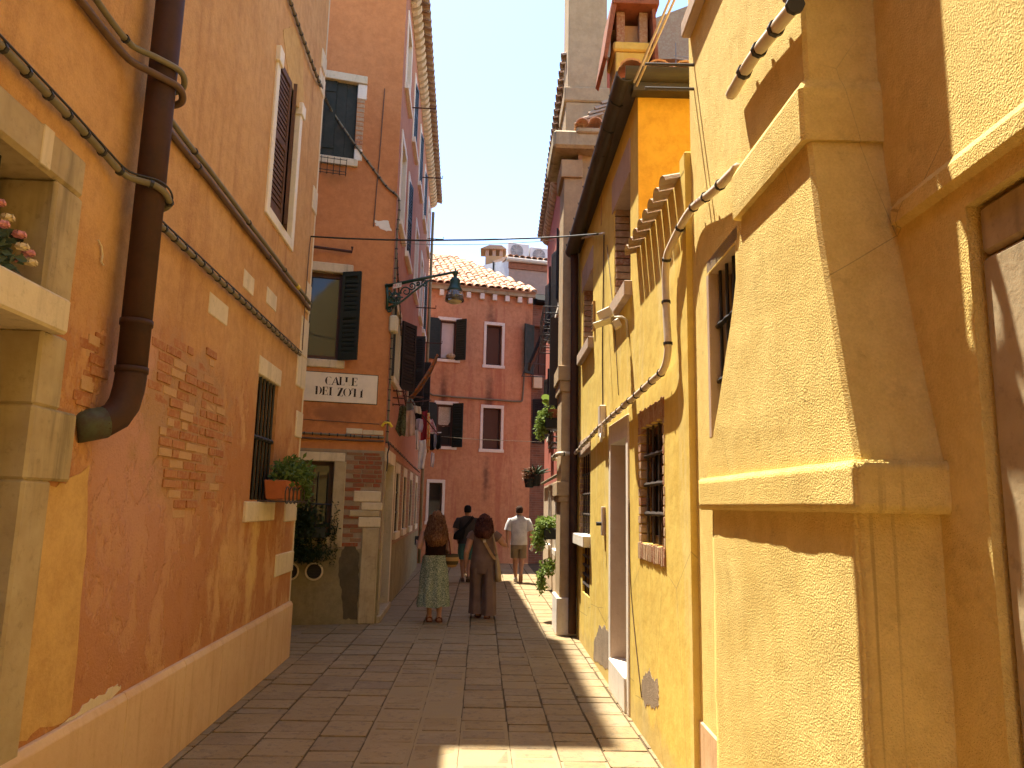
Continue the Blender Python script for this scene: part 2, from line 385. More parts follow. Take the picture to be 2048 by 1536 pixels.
# ---------------------------------------------------------------- ground and paving
gk = NT('paving_joint_mortar', .95, .1)
M['joint'] = gk.out(gk.mix(gk.step(gk.noise(2.0, detail=6), .35, .7), (.135, .096, .052), (.085, .06, .034)), gk.bump(gk.noise(80, detail=4), .5, .006))
mb = MB(); mb.quad((-300, -300, -.012), (300, -300, -.012), (300, 300, -.012), (-300, 300, -.012))
mb.build('ground', M['joint'], props=dict(kind='structure'))
def pavem(name):
    k = NT(name, .72, .3); r = k.rnd()
    c = k.mix(r, (.255, .170, .072), (.29, .20, .095))
    r2 = k.math('FRACT', k.math('MULTIPLY', r, 9.7))
    c = k.mix(k.math('MULTIPLY', k.step(r2, .84, .92), .45), c, (.17, .118, .066))
    c = k.mix(k.math('MULTIPLY', k.step(k.math('FRACT', k.math('MULTIPLY', r, 5.3)), .8, .9), .7), c, (.225, .16, .09))
    c = k.mix(k.math('MULTIPLY', k.step(k.noise(2.2, detail=4, rough=.7), .45, .68), .6), c, (.32, .235, .13))
    c = k.mix(k.math('MULTIPLY', k.step(k.noise(11, detail=5, rough=.78), .50, .66), .55), c, (.10, .075, .05))
    c = k.mix(k.math('MULTIPLY', k.step(k.noise(130, detail=2), .45, .8), .25), c, (.32, .27, .2))
    return k.out(c, k.bump(k.math('ADD', k.noise(45, detail=3, rough=.7), k.math('MULTIPLY', k.noise(7, detail=2), 2.5)), .5, .006))
M['pave'] = pavem('trachyte_paving')
mort = NT('pale_mortar_smear', .95, .1)
M['smear'] = mort.out(mort.mix(mort.step(mort.noise(5, detail=6), .35, .7), (.30, .225, .135), (.32, .235, .13)), mort.bump(mort.noise(70, detail=5), .5, .006))
pav = MB(); pav.quad((-2.45, -3, -.008), (1.4, -3, -.008), (1.4, 24.6, -.008), (-2.45, 24.6, -.008))
pavement = pav.build('pavement', M['joint'], props=dict(kind='structure'))
smear = MB()
slab_meshes = []
for i in range(6):
    bm = bmesh.new(); bmesh.ops.create_cube(bm, size=1.0)
    bmesh.ops.bevel(bm, geom=[e for e in bm.edges], offset=.03, segments=2, affect='EDGES')
    for v in bm.verts: v.co.x += random.uniform(-.012, .012); v.co.y += random.uniform(-.012, .012)
    me = bpy.data.meshes.new('paving_slab'); bm.to_mesh(me); bm.free(); me.materials.append(M['pave'])
    for p in me.polygons: p.use_smooth = False
    slab_meshes.append(me)
rr = random.Random(3)
far = MB()
def strip(x0, x1, ya, yb, xs=0.0, smeared=lambda y: False, gap=.017):
    """one strip of slabs along the lane; xs = sideways drift per metre"""
    y = ya + rr.uniform(-.3, 0)
    while y < yb:
        l = rr.choice([.18, .22, .26, .30, .33, .38, .46]) * rr.uniform(.92, 1.08)
        yc = y + l / 2; sm = smeared(yc); g = (.055 if sm else gap) * rr.uniform(.6, 1.35)
        xc = (x0 + x1) / 2 + xs * (yc - 5); w = x1 - x0 - g; ll = l - g * (.9 if sm else .6)
        zt = rr.uniform(-.0035, .0035)
        if sm: smear.box((xc - (x1 - x0) / 2 + .002, y, -.02), (xc + (x1 - x0) / 2 - .002, y + l, -.0022))
        rot = (rr.uniform(-.009, .009), rr.uniform(-.009, .009), rr.uniform(-.012, .012) - math.atan(xs))
        if -1 < yc < 11.2 or True:
            if 4.3 < yc < 11.3 and on_view(xc, yc):
                piece('paving_slab', rr.choice(slab_meshes), pavement, (xc, yc, zt - .025), rot, (w, ll, .05))
            else:
                h = Matrix.Translation((xc, yc, zt)) @ Matrix.Rotation(rot[2], 4, 'Z')
                a, b = w / 2, ll / 2
                far.add([h @ Vector(p) for p in [(-a, -b, -.02), (a, -b, -.02), (a, b, -.02), (-a, b, -.02), (-a + .006, -b + .006, 0), (a - .006, -b + .006, 0), (a - .006, b - .006, 0), (-a + .006, b - .006, 0)]],
                        [(4, 5, 6, 7), (0, 1, 5, 4), (1, 2, 6, 5), (2, 3, 7, 6), (3, 0, 4, 7)])
        y += l
def on_view(x, y):
    c = ROT.transposed() @ (Vector((x, y, 0)) - CAMP)
    return c.z < 0 and abs(c.x / -c.z) < 1100 / FPX and abs(c.y / -c.z) < 900 / FPX
edges = [-2.42, -2.03, -1.62, -1.22, -.86, -.50, -.17, .20, .53, .86, 1.20, 1.42]
for i in range(len(edges) - 1):
    sm = (lambda y: False)
    if i in (4, 5): sm = lambda y: 3 < y < 8.6 or 9.8 < y < 11.2
    if i == 6: sm = lambda y: 3 < y < 6.4
    if i == 3: sm = lambda y: 9.9 < y < 11.6
    if i in (7, 8): sm = lambda y, i=i: mnoise.noise((y * .9, i * 3.1, .5)) > .05
    strip(edges[i], edges[i + 1], -3, 24.4, -.012, sm)
for x0 in (-2.85, -3.25, -3.65): strip(x0, x0 + .4, 8.6, 11.6)
smear.build('mortar_bed', M['smear'], pavement)
far.build('paving_slab', M['pave'], pavement, props=dict(kind='stuff'))

# ---------------------------------------------------------------- wall builders
def panel(mb, W, u0, u1, z0, z1, holes=(), depth=.2):
    us = sorted({u0, u1, *[h[0] for h in holes], *[h[1] for h in holes]}); us = [u for u in us if u0 <= u <= u1]
    zs = sorted({z0, z1, *[h[2] for h in holes], *[h[3] for h in holes]}); zs = [z for z in zs if z0 <= z <= z1]
    for i in range(len(us) - 1):
        for j in range(len(zs) - 1):
            uc = (us[i] + us[i + 1]) / 2; zc = (zs[j] + zs[j + 1]) / 2
            if any(h[0] < uc < h[1] and h[2] < zc < h[3] for h in holes): continue
            mb.quad(W.P(us[i], zs[j]), W.P(us[i + 1], zs[j]), W.P(us[i + 1], zs[j + 1]), W.P(us[i], zs[j + 1]))
    for h in holes:
        d = h[4] if len(h) > 4 else depth; a, b, c, e = h[:4]
        for (p, q_) in (((a, c), (b, c)), ((b, c), (b, e)), ((b, e), (a, e)), ((a, e), (a, c))):
            mb.quad(W.P(*p), W.P(*q_), W.P(*q_, -d), W.P(*p, -d))
def shell(mb, W, u0, u1, z0, z1, back, top=True):
    for u in (u0, u1): mb.quad(W.P(u, z0), W.P(u, z1), W.P(u, z1, -back), W.P(u, z0, -back))
    mb.quad(W.P(u0, z0, -back), W.P(u1, z0, -back), W.P(u1, z1, -back), W.P(u0, z1, -back))
    if top: mb.quad(W.P(u0, z1), W.P(u1, z1), W.P(u1, z1, -back), W.P(u0, z1, -back))
def wpart(name, W, r, o0, o1, mat, parent, bevel=.006):
    a, b, c, d = r[:4]      # trim laps the edge of its opening by a few millimetres so that no faces share a plane
    if 'lintel' in name: c -= .004
    if 'sill' in name: d += .004
    if 'jamb' in name: a -= .003; b += .003
    mb = MB(); mb.wbox(W, a, b, c, d, o0, o1); return mb.build(name, mat, parent, bevel=bevel)
def window(W, r, parent, depth=.16, frame=None, glass=None, fw=.06, mull=1, trans=0, nm='window'):
    u0, u1, z0, z1 = r[:4]; mb = MB(); f = frame or M['wood']; a, b = -depth - .02, -depth + .03
    for x0, x1, y0, y1 in ((u0, u0 + fw, z0, z1), (u1 - fw, u1, z0, z1), (u0 + fw, u1 - fw, z0, z0 + fw), (u0 + fw, u1 - fw, z1 - fw, z1)):
        mb.wbox(W, x0, x1, y0, y1, a, b)
    for i in range(mull):
        c = u0 + (u1 - u0) * (i + 1) / (mull + 1); mb.wbox(W, c - fw * .4, c + fw * .4, z0 + fw, z1 - fw, a + .004, b + .006)
    for i in range(trans):
        c = z0 + (z1 - z0) * (i + 1) / (trans + 1); mb.wbox(W, u0 + fw, u1 - fw, c - fw * .35, c + fw * .35, a + .004, b - .006)
    w = mb.build(nm, f, parent)
    g = MB(); g.wbox(W, u0 + fw * .5, u1 - fw * .5, z0 + fw * .5, z1 - fw * .5, -depth - .008, -depth); g.build('pane', glass or M['glass'], w)
    return w
def shutter(W, uh, w, z0, z1, ang, parent, mat=None, o=.02, left=True, slat=.05, boards=False, name='shutter'):
    """hinged at uh; ang 0 = flat across the opening, 180 = folded back on the wall"""
    s = 1 if left else -1; a = math.radians(ang); d = W.t * (s * math.cos(a)) + W.n * math.sin(a)
    p = W.P(uh, 0, o); S = Wall((p.x, p.y), (p.x + d.x * w, p.y + d.y * w), 1); mb = MB(); t = .036
    if boards:
        n = max(2, int(w / .14))
        for i in range(n): mb.wbox(S, w * i / n + .002, w * (i + 1) / n - .002, z0, z1, 0, t * .7)
        for zz in (z0 + .12 * (z1 - z0), z0 + .85 * (z1 - z0)): mb.wbox(S, .01, w - .01, zz, zz + .06, t * .7, t * 1.1)
    else:
        e = min(.055, w * .16)
        for x0, x1, y0, y1 in ((0, e, z0, z1), (w - e, w, z0, z1), (e, w - e, z0, z0 + .07), (e, w - e, z1 - .07, z1), (e, w - e, (z0 + z1) / 2 - .03, (z0 + z1) / 2 + .03)):
            mb.wbox(S, x0, x1, y0, y1, 0, t)
        mb.wbox(S, e, w - e, z0 + .07, z1 - .07, .006, .009)
        z = z0 + .09
        while z < z1 - .09:
            mb.hexa([S.P(e, z, .004), S.P(w - e, z, .004), S.P(w - e, z - .012, t * .8), S.P(e, z - .012, t * .8), S.P(e, z + slat * .75, .004), S.P(w - e, z + slat * .75, .004), S.P(w - e, z + slat * .75 - .02, t * .8), S.P(e, z + slat * .75 - .02, t * .8)]); z += slat
    return mb.build(name, mat or M['shut_g'], parent)
def surround(W, r, w, mat, lint=.12, sill=.1, jamb=.08, proud=.012, sproud=.05, inset=.1):
    u0, u1, z0, z1 = r[:4]
    if lint: wpart('lintel', W, (u0 - jamb, u1 + jamb, z1 - .004, z1 + lint), -inset, proud, mat, w)
    if sill: wpart('sill', W, (u0 - jamb - .03, u1 + jamb + .03, z0 - sill, z0 + .004), -inset, sproud, mat, w)
    if jamb:
        wpart('jamb', W, (u0 - jamb, u0 + .004, z0, z1), -inset, proud, mat, w); wpart('jamb', W, (u1 - .004, u1 + jamb, z0, z1), -inset, proud, mat, w)
def bars(W, r, w, nv, nh, o=-.03, rad=.009, mat=None):
    u0, u1, z0, z1 = r[:4]; mat = mat or M['grille']
    for i in range(nv):
        u = u0 + (u1 - u0) * (i + .5) / nv; mb = MB(); mb.tube([W.P(u, z0, o), W.P(u, z1, o)], rad, 6); mb.build('bar', mat, w)
    for i in range(nh):
        z = z0 + (z1 - z0) * (i + 1) / (nh + 1); mb = MB(); n = nv * 2
        mb.tube([W.P(u0 + (u1 - u0) * k / n, z, o + .006) for k in range(n + 1)], [rad * (1.25 if k % 2 == 0 else 1.9) for k in range(n + 1)], 6); mb.build('crossbar', mat, w)
BR = {k: [unit_block('brick', M[k], .05, .02) for _ in range(3)] for k in ('brick_a', 'brick_b', 'brick_d')}
def brick(W, u, z, l, h, o, d, key, parent, wob=.01):
    rot = (random.uniform(-wob, wob), random.uniform(-wob, wob), W.ang() + random.uniform(-wob, wob))
    return piece('brick', random.choice(BR[key]), parent, W.P(u, z, o - d / 2), rot, (l, d, h))
def seg_clips(path, every, r, parent, mat, along=.018):
    """rings of cable tie round a run of cable"""
    acc = 0.0; rj = random.Random(int(abs(path[0][1] * 991)) + len(path))
    for i in range(len(path) - 1):
        a, b = Vector(path[i]), Vector(path[i + 1]); L = (b - a).length; d = (b - a).normalized(); s = every - acc
        while s < L:
            mb = MB(); c = a + d * s; mb.tube([c - d * along / 2, c + d * along / 2], r, 8); mb.build('cable_tie', mat, parent); s += every * rj.uniform(.55, 1.6)
        acc = (acc + L) % every
# ================================================================ orange house, near left
A = thing('orange_house', 'long orange plaster house with brown downpipe and marble plinth on the left', 'house', WA.P(4, 0))
rW1 = WA.rect((540, 300), (592, 300), (582, 150), (550, 430)); rW1 = (6.80, 7.70, 4.47, 6.02)
rW2 = (6.93, 7.68, 1.73, 2.89)
rDr = (2.35, 3.36, -.05, 2.46); rTr = (2.35, 3.33, 2.62, 3.16)
mb = MB(); panel(mb, WA, -26, 8.82, 0, 8.3, [(*rW1, .07), (*rW2, .2), (*rDr, .32), (*rTr, .30)]); shell(mb, WA, -26, 8.82, 0, 8.3, 14.0)
mb.build('wall', M['plaster_a'], A)
mb = MB(); mb.prism([WA.P(-26, 8.3, .22), WA.P(-26, 8.42, .22), WA.P(-26, 9.9, -3.6), WA.P(-26, 8.3, -14)], WA.t * 34.9); mb.build('roof', M['tile_old'], A)
# marble plinth in slabs
us = [-9, -7, -5, -3.4, -1.9, -.4, 1.2, 2.33]; us2 = [3.40, 4.62, 5.55, 6.35, 7.05, 7.75, 8.45, 8.86]
for L in (us, us2):
    for a, b in zip(L[:-1], L[1:]):
        mb = MB(); mb.prism([WA.P(a + .002, 0, -.02), WA.P(a + .002, 0, .042), WA.P(a + .002, .575, .042), WA.P(a + .002, .612, .022), WA.P(a + .002, .612, -.02)], WA.t * (b - a - .004))
        mb.build('plinth_slab', M['plinth'], A, bevel=.004)
mb = MB(); mb.wbox(WA, 8.822, 8.87, 0, 8.25, -.3, .006); mb.build('corner_strip', M['istria'], A, bevel=.006)
# corner quoins
for (a, b, z0, z1) in ((8.42, 8.875, 3.02, 3.40), (8.3, 8.875, 1.50, 1.72), (8.05, 8.875, .94, 1.17), (8.55, 8.875, 2.45, 2.75), (8.6, 8.875, 3.95, 4.3), (8.5, 8.875, 3.4, 3.85), (8.62, 8.875, 5.2, 5.5), (8.55, 8.875, 6.75, 7.0), (8.6, 8.875, 7.05, 7.3)):
    wpart('quoin', WA, (a, b, z0, z1), -.1, .014, M['istria'], A, .01)
# stones let into the plaster
for L, R_, T, B in (((416, 620), (456, 620), (435, 595), (435, 640)), ((486, 565), (508, 565), (497, 545), (497, 585)), ((532, 600), (553, 600), (542, 580), (542, 616))):
    r = WA.rect(L, R_, T, B); wpart('wall_stone', WA, r, -.05, .006, M['istria'], A, .008)
def blotch(W, pts, mat, parent, name, o=.004):
    ps = [W.q(*p) for p in pts]; out = []
    for i in range(len(ps)):
        a, b = ps[i], ps[(i + 1) % len(ps)]
        for k in range(5):
            t = k / 5; j = .018 if k else 0
            out.append((a[0] + (b[0] - a[0]) * t + random.uniform(-j, j), a[1] + (b[1] - a[1]) * t + random.uniform(-j, j)))
    mb = MB(); mb.prism([W.P(u, z, -.01) for u, z in out], W.n * (.01 + o)); return mb.build(name, mat, parent)
blotch(WA, [(130, 968), (178, 930), (165, 1150), (140, 1430), (60, 1470), (15, 1490), (48, 1220), (85, 975)], M['patch_a'], A, 'plaster_patch')
blotch(WA, [(288, 290), (315, 325), (312, 372), (286, 345)], M['istria'], A, 'plaster_patch', .005)
blotch(WA, [(272, 440), (302, 465), (300, 500), (270, 480)], M['patch_a'], A, 'plaster_patch', .005)
blotch(WA, [(566, 60), (590, 55), (606, 110), (607, 200), (598, 215), (585, 200), (572, 120)], M['patch_a'], A, 'plaster_patch', .004)
blotch(WA, [(118, 1452), (165, 1410), (205, 1390), (235, 1368), (240, 1378), (190, 1420)], M['istria'], A, 'plaster_patch', .004)
# exposed bricks
rb = random.Random(5)
row = 0; z = 1.62
while z < 2.95:
    u = 4.55 + (row % 2) * .12
    while u < 6.35:
        l = rb.choice([.24, .24, .12]) * rb.uniform(.9, 1.05)
        uc = u + l / 2; d = math.hypot((uc - (5.4 + (2.25 - z) * .30)) / .70, (z - 2.20) / .58) + mnoise.noise((uc * 3.1, z * 3.6, 3)) * .95
        if d < .98:
            brick(WA, uc, z, l - .014, .052, rb.uniform(-.002, .013), .05, 'brick_a', A, .012)
        u += l
    z += .066; row += 1
for i in range(16):   # broken bricks behind the foot of the downpipe
    brick(WA, 3.86 + rb.uniform(-.05, .10), 2.1 + i * .03 + rb.uniform(-.01, .01), rb.uniform(.08, .2), .05, rb.uniform(.0, .012), .05, 'brick_a', A, .03)
# closed brown shutters in a white frame
w1 = window(WA, rW1, A, .10, M['wood'], M['dark'], mull=0)
for nm, r in (('jamb', (rW1[0] - .10, rW1[0], rW1[2] - .1, rW1[3] + .02)), ('jamb', (rW1[1], rW1[1] + .10, rW1[2] - .1, rW1[3] - .02)), ('sill', (rW1[0], rW1[1], rW1[2] - .1, rW1[2]))):
    wpart(nm, WA, r, -.06, .022, M['istria_w'], w1, .006)
wpart('capital', WA, (rW1[1] - .02, rW1[1] + .13, rW1[3] - .12, rW1[3] + .02), -.05, .045, M['istria_w'], w1, .006)
wpart('capital', WA, (rW1[0] - .13, rW1[0] + .02, rW1[3] - .12, rW1[3] + .04), -.05, .045, M['istria_w'], w1, .006)
hw = (rW1[1] - rW1[0]) / 2
shutter(WA, rW1[0] + .005, hw - .01, rW1[2] + .01, rW1[3] - .01, 3, w1, M['shut_br'], -.035, True, .055)
shutter(WA, rW1[1] - .005, hw - .01, rW1[2] + .01, rW1[3] - .01, 14, w1, M['shut_br'], -.035, False, .055)
# barred low window with a flower box
w2 = window(WA, rW2, A, .2, M['wood'], M['dark'], mull=1)
bars(WA, rW2, w2, 6, 1, -.03, .014, M['black'])
wpart('lintel', WA, (rW2[0] - .02, rW2[1] + .06, rW2[3], rW2[3] + .17), -.12, .01, M['istria'], w2, .008)
wpart('sill', WA, (rW2[0] - .16, rW2[1] + .1, rW2[2] - .2, rW2[2] - .02), -.12, .03, M['istria'], w2, .008)
# doorway with stone frame and barred transom, by the left edge
dr = MB(); dr.wbox(WA, rDr[0], rDr[1], 0, 2.46, -.36, -.32); dro = dr.build('door', M['cement'], A)
wpart('door_jamb', WA, (3.345, 3.56, 0, 1.79), -.3, .03, M['istria_d'], A, .012)
wpart('door_jamb', WA, (3.345, 3.72, 1.79, 2.12), -.3, .032, M['istria_d'], A, .012)
wpart('door_jamb', WA, (3.345, 3.56, 2.12, 2.46), -.3, .03, M['istria_d'], A, .012)
wpart('transom_sill', WA, (2.2, 3.44, 2.455, 2.615), -.3, .09, M['istria'], A, .012)
wpart('transom_jamb', WA, (3.315, 3.55, 2.62, 3.16), -.28, .028, M['istria_d'], A, .015)
wpart('transom_lintel', WA, (2.15, 3.55, 3.16, 3.36), -.28, .028, M['istria_d'], A, .02)
wpart('patched_stone', WA, (3.16, 3.24, 3.165, 3.352), -.05, .034, M['istria'], A, .004)
tw = window(WA, rTr, A, .29, M['wood'], M['jamb_d'], fw=.05, mull=1)
mb = MB(); mb.wbox(WA, 2.36, 2.95, 2.63, 3.15, -.275, -.262); mb.build('curtain', M['tile_red'], tw)
for zz in (2.86,):
    mb = MB(); mb.tube([WA.P(2.35, zz + .0, -.10), WA.P(3.33, zz, -.10)], .014, 8); mb.build('bar', M['black'], tw)
for uu in (2.6, 2.85, 3.08):
    mb = MB(); mb.tube([WA.P(uu, 2.62, -.10), WA.P(uu, 3.16, -.10)], .014, 8); mb.build('bar', M['black'], tw)
# brown downpipe
up = 4.03; pr = .078
mb = MB(); mb.tube([WA.P(up, z, .13) for z in (8.25, 6, 4, 2.40)], pr, 20); pipe = mb.build('downpipe', M['pipe_brown'], A, smooth=True)
mb = MB(); mb.tube([WA.P(up, z, .13) for z in (2.41, 2.36)] + [WA.P(up - .005, 2.29, .127), WA.P(up - .022, 2.21, .12), WA.P(up - .055, 2.145, .10), WA.P(up - .11, 2.10, .06), WA.P(up - .20, 2.065, -.03)], [pr * 1.02] * 7, 20)
mb.v = mb.v[:]; mb.build('elbow', M['pipe_brown'], pipe, smooth=True)
mb = MB(); mb.tube([WA.P(up - .10, 2.105, .066), WA.P(up - .15, 2.085, .02), WA.P(up - .21, 2.062, -.035)], pr * 1.06, 20); mb.build('pipe_end', M['pipe_verd'], pipe, smooth=True)
for zz in (2.66, 2.40, 4.95, 6.6):
    mb = MB(); mb.tube([WA.P(up, zz - .016, .13), WA.P(up, zz + .016, .13)], pr + .007, 20); mb.build('collar', M['pipe_brown'], pipe, smooth=True)
# cable runs
def wp(W, pts, o): return [W.P(*W.q(x, y, o), o) for x, y in pts]
def run(name, label, path, r, mat, clip=None, every=.22, grp=None):
    path = smooth_path(path); path = [q + Vector((0, 0, .5 * r * mnoise.noise(q * 2.1 + Vector((r * 99, 0, 0))))) for q in path]; t = thing(name, label, 'cable', path[0], grp); mb = MB(); mb.tube(path, r, 7); mb.build('sheath', mat, t, smooth=True)
    if clip: seg_clips(path, every, r + .006, t, clip)
    return t
zc = WA.q(400, 504, .04)[1]
c1 = [WA.P(u, WA.q(608, 717, .03)[1] + (8.3 - u) * .0, .035) for u in (8.4, 7.2, 6.0, 5.0, 4.35)] + [WA.P(4.18, 3.34, .07), WA.P(4.11, 3.37, .2), WA.P(4.02, 3.40, .225), WA.P(3.94, 3.42, .19), WA.P(3.86, 3.43, .07), WA.P(3.7, 3.46, .035), WA.P(3.2, 3.48, .035), WA.P(1.5, 3.5, .035), WA.P(-4, 3.5, .035)]
run('wall_cable', 'lower beige cable bundle strapped along the orange wall, looping over the downpipe', c1, .019, M['cable'], M['clip'], .17)
c1b = [p + Vector((.015, .0, .026)) for p in c1]
run('wall_cable', 'thin dark cable riding on top of the lower beige bundle on the orange wall', c1b, .006, M['clip'])
c2 = [WA.P(u, 4.06, .035) for u in (8.75, 7, 5.5, 4.3)] + [WA.P(4.17, 4.07, .08), WA.P(4.12, 4.10, .21), WA.P(4.03, 4.15, .235), WA.P(3.92, 4.16, .15), WA.P(3.8, 4.16, .05), WA.P(3.4, 4.16, .035), WA.P(-4, 4.16, .035)]
run('wall_cable', 'upper beige pipe running along the orange wall beside its brown twin', c2, .018, M['cable'], M['clip'], 1.3)
c2b = [WA.P(u, 3.99, .03) for u in (8.75, 7, 5.5, 4.3)] + [WA.P(4.17, 3.99, .08), WA.P(4.12, 4.01, .21), WA.P(4.03, 4.05, .232), WA.P(3.92, 4.06, .15), WA.P(3.8, 4.07, .05), WA.P(3.4, 4.07, .03), WA.P(-4, 4.07, .03)]
run('wall_cable', 'brown conduit running just under the upper beige pipe on the orange wall', c2b, .021, M['cable_b'], M['clip'], 1.9)
mb = MB(); mb.tube([WA.P(8.0, 4.06, .035), WA.P(8.1, 4.06, .035)], .025, 8); mb.build('yellow_tape', M['plastic_y'], None, props=dict(label='yellow tape wrapped round the pipe near the corner of the orange house', cat='tape'))
c3 = wp(WA, [(560, -60), (585, 15), (607, 80), (640, 168)], .03)
c3 += [WBF.P(*WBF.q(660, 215, .04), .04)] + wp(WBF, [(700, 275), (745, 335), (775, 375)], .03) + [WBF.P(WBF.L + .03, WBF.q(790, 398)[1], .03)] + [WBF.P(WBF.L + .03, z, .03) for z in (5.9, 5.0, 4.0, 3.0, 2.62)]
run('wall_cable', 'cable bundle slanting from the orange house down the corner of the terracotta house', c3, .017, M['cable'], M['clip'], .16)
# rusty hook and curl
mb = MB(); mb.tube(wp(WA, [(196, 480), (203, 492), (205, 510), (203, 524), (207, 530)], .012), .005, 6); tag(mb.build('hook', M['istria']), 'small pale bent hook on the orange wall left of the downpipe', 'hook')

# ================================================================ terracotta house
B = thing('terracotta_house', 'tall terracotta house on the corner carrying the street name plate', 'house', (-3, 12.5, 0))
fx = WBF.L
def fr(L, R_, T, Bt): return WBF.rect(L, R_, T, Bt)
rU = (fx - 1.35, fx - .70, 7.05, 8.36); rMd = (fx - 1.30, fx - .73, 3.83, 5.20); rLo = (fx - 1.30, fx - .72, 1.22, 2.32)
mb = MB(); panel(mb, WBF, 0, fx, 2.48, 10.5, [(*rU, .1), (*rMd, .16)])
mb.quad(WBF.P(0, 0), WBF.P(0, 10.5), WBF.P(0, 10.5, -10), WBF.P(0, 0, -10)); mb.quad(WBF.P(0, 10.5), WBF.P(fx, 10.5), WBS.P(WBS.L, 10.5), WBF.P(0, 10.5, -10))
mb.build('wall', M['plaster_b'], B)
mb = MB(); panel(mb, WBF, 0, fx, 1.06, 2.48, [(*rLo, .2)]); mb.build('wall', M['mortar'], B)
mb = MB(); panel(mb, WBF, 0, fx, 0, 1.06, []); mb.build('wall', M['cement'], B)
mb = MB(); mb.wbox(WBF, fx - 3, fx - .005, 2.46, 2.50, 0, .016); mb.build('band', M['mortar'], B)
# unseen block added on top to shade the lane, then the roof
mb = MB(); mb.box((-6.4, 11.12, 10.5), (-2.28, 15.5, 16.0)); mb.build('shadow_block', M['plaster_b'], B)
mb = MB(); p0 = WBS.P(-.2, 10.80, .31); p1 = WBS.P(WBS.L + .1, 10.80, .31)
mb.prism([p0, WBS.P(-.2, 10.84, .31), WBS.P(-.2, 12.4, -3.4), WBS.P(-.2, 10.80, -4)], p1 - p0); mb.build('roof', M['tile_old'], B)
# lane face: openings of four storeys
SW = []
def sw(u0, u1, z0, z1): SW.append((u0, u1, z0, z1)); return SW[-1]
low_s = [(.22, 1.55, -.02, 2.36, .3)] + [(u, u + .75, 1.22, 2.28, .2) for u in (2.15, 3.95, 5.85, 7.9)]
up_s = [(.5, 1.75, 3.72, 4.95, .2)] + [(u, u + .95, 3.75, 5.2, .15) for u in (4.1, 7.0)] + [(u, u + .85, 6.3, 7.75, .15) for u in (.4, 2.0, 4.3, 6.4, 8.2)] + [(u, u + .8, 8.75, 10.0, .15) for u in (.5, 2.4, 4.4, 6.4, 8.4)]
mb = MB(); panel(mb, WBS, 0, WBS.L, 2.5, 10.75, up_s); mb.quad(WBS.P(WBS.L, 0), WBS.P(WBS.L, 10.75), WBS.P(WBS.L, 10.75, -5), WBS.P(WBS.L, 0, -5)); mb.build('wall', M['plaster_bs'], B)
bk = NT('lane_brickwork', .9, .15)
tb = bk.node('ShaderNodeTexBrick'); mp = bk.node('ShaderNodeMapping'); bk.link(bk.pos, mp.inputs[0]); mp.inputs['Rotation'].default_value = (PI / 2, 0, -PI / 2)
cb = bk.node('ShaderNodeCombineXYZ'); sp = bk.node('ShaderNodeSeparateXYZ'); bk.link(bk.pos, sp.inputs[0]); bk.link(sp.outputs[1], cb.inputs[0]); bk.link(sp.outputs[2], cb.inputs[1]); bk.link(cb.outputs[0], tb.inputs['Vector'])
tb.inputs['Scale'].default_value = 1.0; tb.inputs['Brick Width'].default_value = .26; tb.inputs['Row Height'].default_value = .07; tb.inputs['Mortar Size'].default_value = .008
tb.inputs['Color1'].default_value = (.24, .10, .05, 1); tb.inputs['Color2'].default_value = (.33, .16, .08, 1); tb.inputs['Mortar'].default_value = (.28, .2, .12, 1)
M['brick_far'] = bk.out(bk.mix(bk.math('MULTIPLY', bk.step(bk.noise(6, detail=6), .4, .7), .5), tb.outputs[0], (.30, .22, .13)), bk.bump(bk.noise(40, detail=5), .5, .01))
mb = MB(); panel(mb, WBS, 0, WBS.L, 1.02, 2.5, low_s); mb.build('wall', M['brick_far'], B)
mb = MB(); panel(mb, WBS, 0, WBS.L, 0, 1.02, [low_s[0]]); mb.build('wall', M['cement'], B)
# lane door
mb = MB(); mb.wbox(WBS, .22, 1.55, 0, 2.36, -.33, -.30); dB = mb.build('door', M['shut_g'], B)
wpart('door_jamb', WBS, (.10, .22, 0, 2.36), -.3, .02, M['istria_d'], dB); wpart('door_jamb', WBS, (1.55, 1.72, 0, 2.36), -.3, .02, M['istria'], dB)
wpart('door_lintel', WBS, (.08, 1.74, 2.36, 2.56), -.3, .022, M['istria'], dB)
wpart('doorstep', WBS, (.0, 1.74, 0, .10), -.3, .05, M['istria_d'], dB, .01)
for h in low_s[1:]:
    w = window(WBS, h, B, .18, M['wood'], M['glass'], mull=1); surround(WBS, h, w, M['istria'], .17, .12, .09, .014, .05)
    bars(WBS, h, w, 4, 2, -.02, .01)
for i, h in enumerate(up_s):
    if h[3] < 6:
        w = window(WBS, h, B, .14, M['wood'], M['glass'], mull=1); surround(WBS, h, w, M['istria'], .12, .1, .08, .014, .06)
        ww = (h[1] - h[0]) / 2
        if i == 0:
            shutter(WBS, h[0], .35, h[2], h[3], 172, w, M['black'], .025, True, .06)
            shutter(WBS, h[1], .45, h[2], h[3], 152, w, M['black'], .025, False, .06)
        else:
            shutter(WBS, h[0], .30, h[2], h[3], 95, w, M['black'], .025, True, .04)
            shutter(WBS, h[1], ww, h[2], h[3], 170, w, M['shut_g'], .025, False, .06)
    else:
        w = window(WBS, h, B, .13, M['wood'], M['glass'], mull=1); surround(WBS, h, w, M['istria_w'], .12, .1, .09, .02, .07)
        if i % 3 == 1 or h[2] > 8 and i % 2: ww = (h[1] - h[0]) / 2; shutter(WBS, h[0], ww, h[2], h[3], 8, w, M['shut_g'], -.03, True, .06); shutter(WBS, h[1], ww, h[2], h[3], 8, w, M['shut_g'], -.03, False, .06)
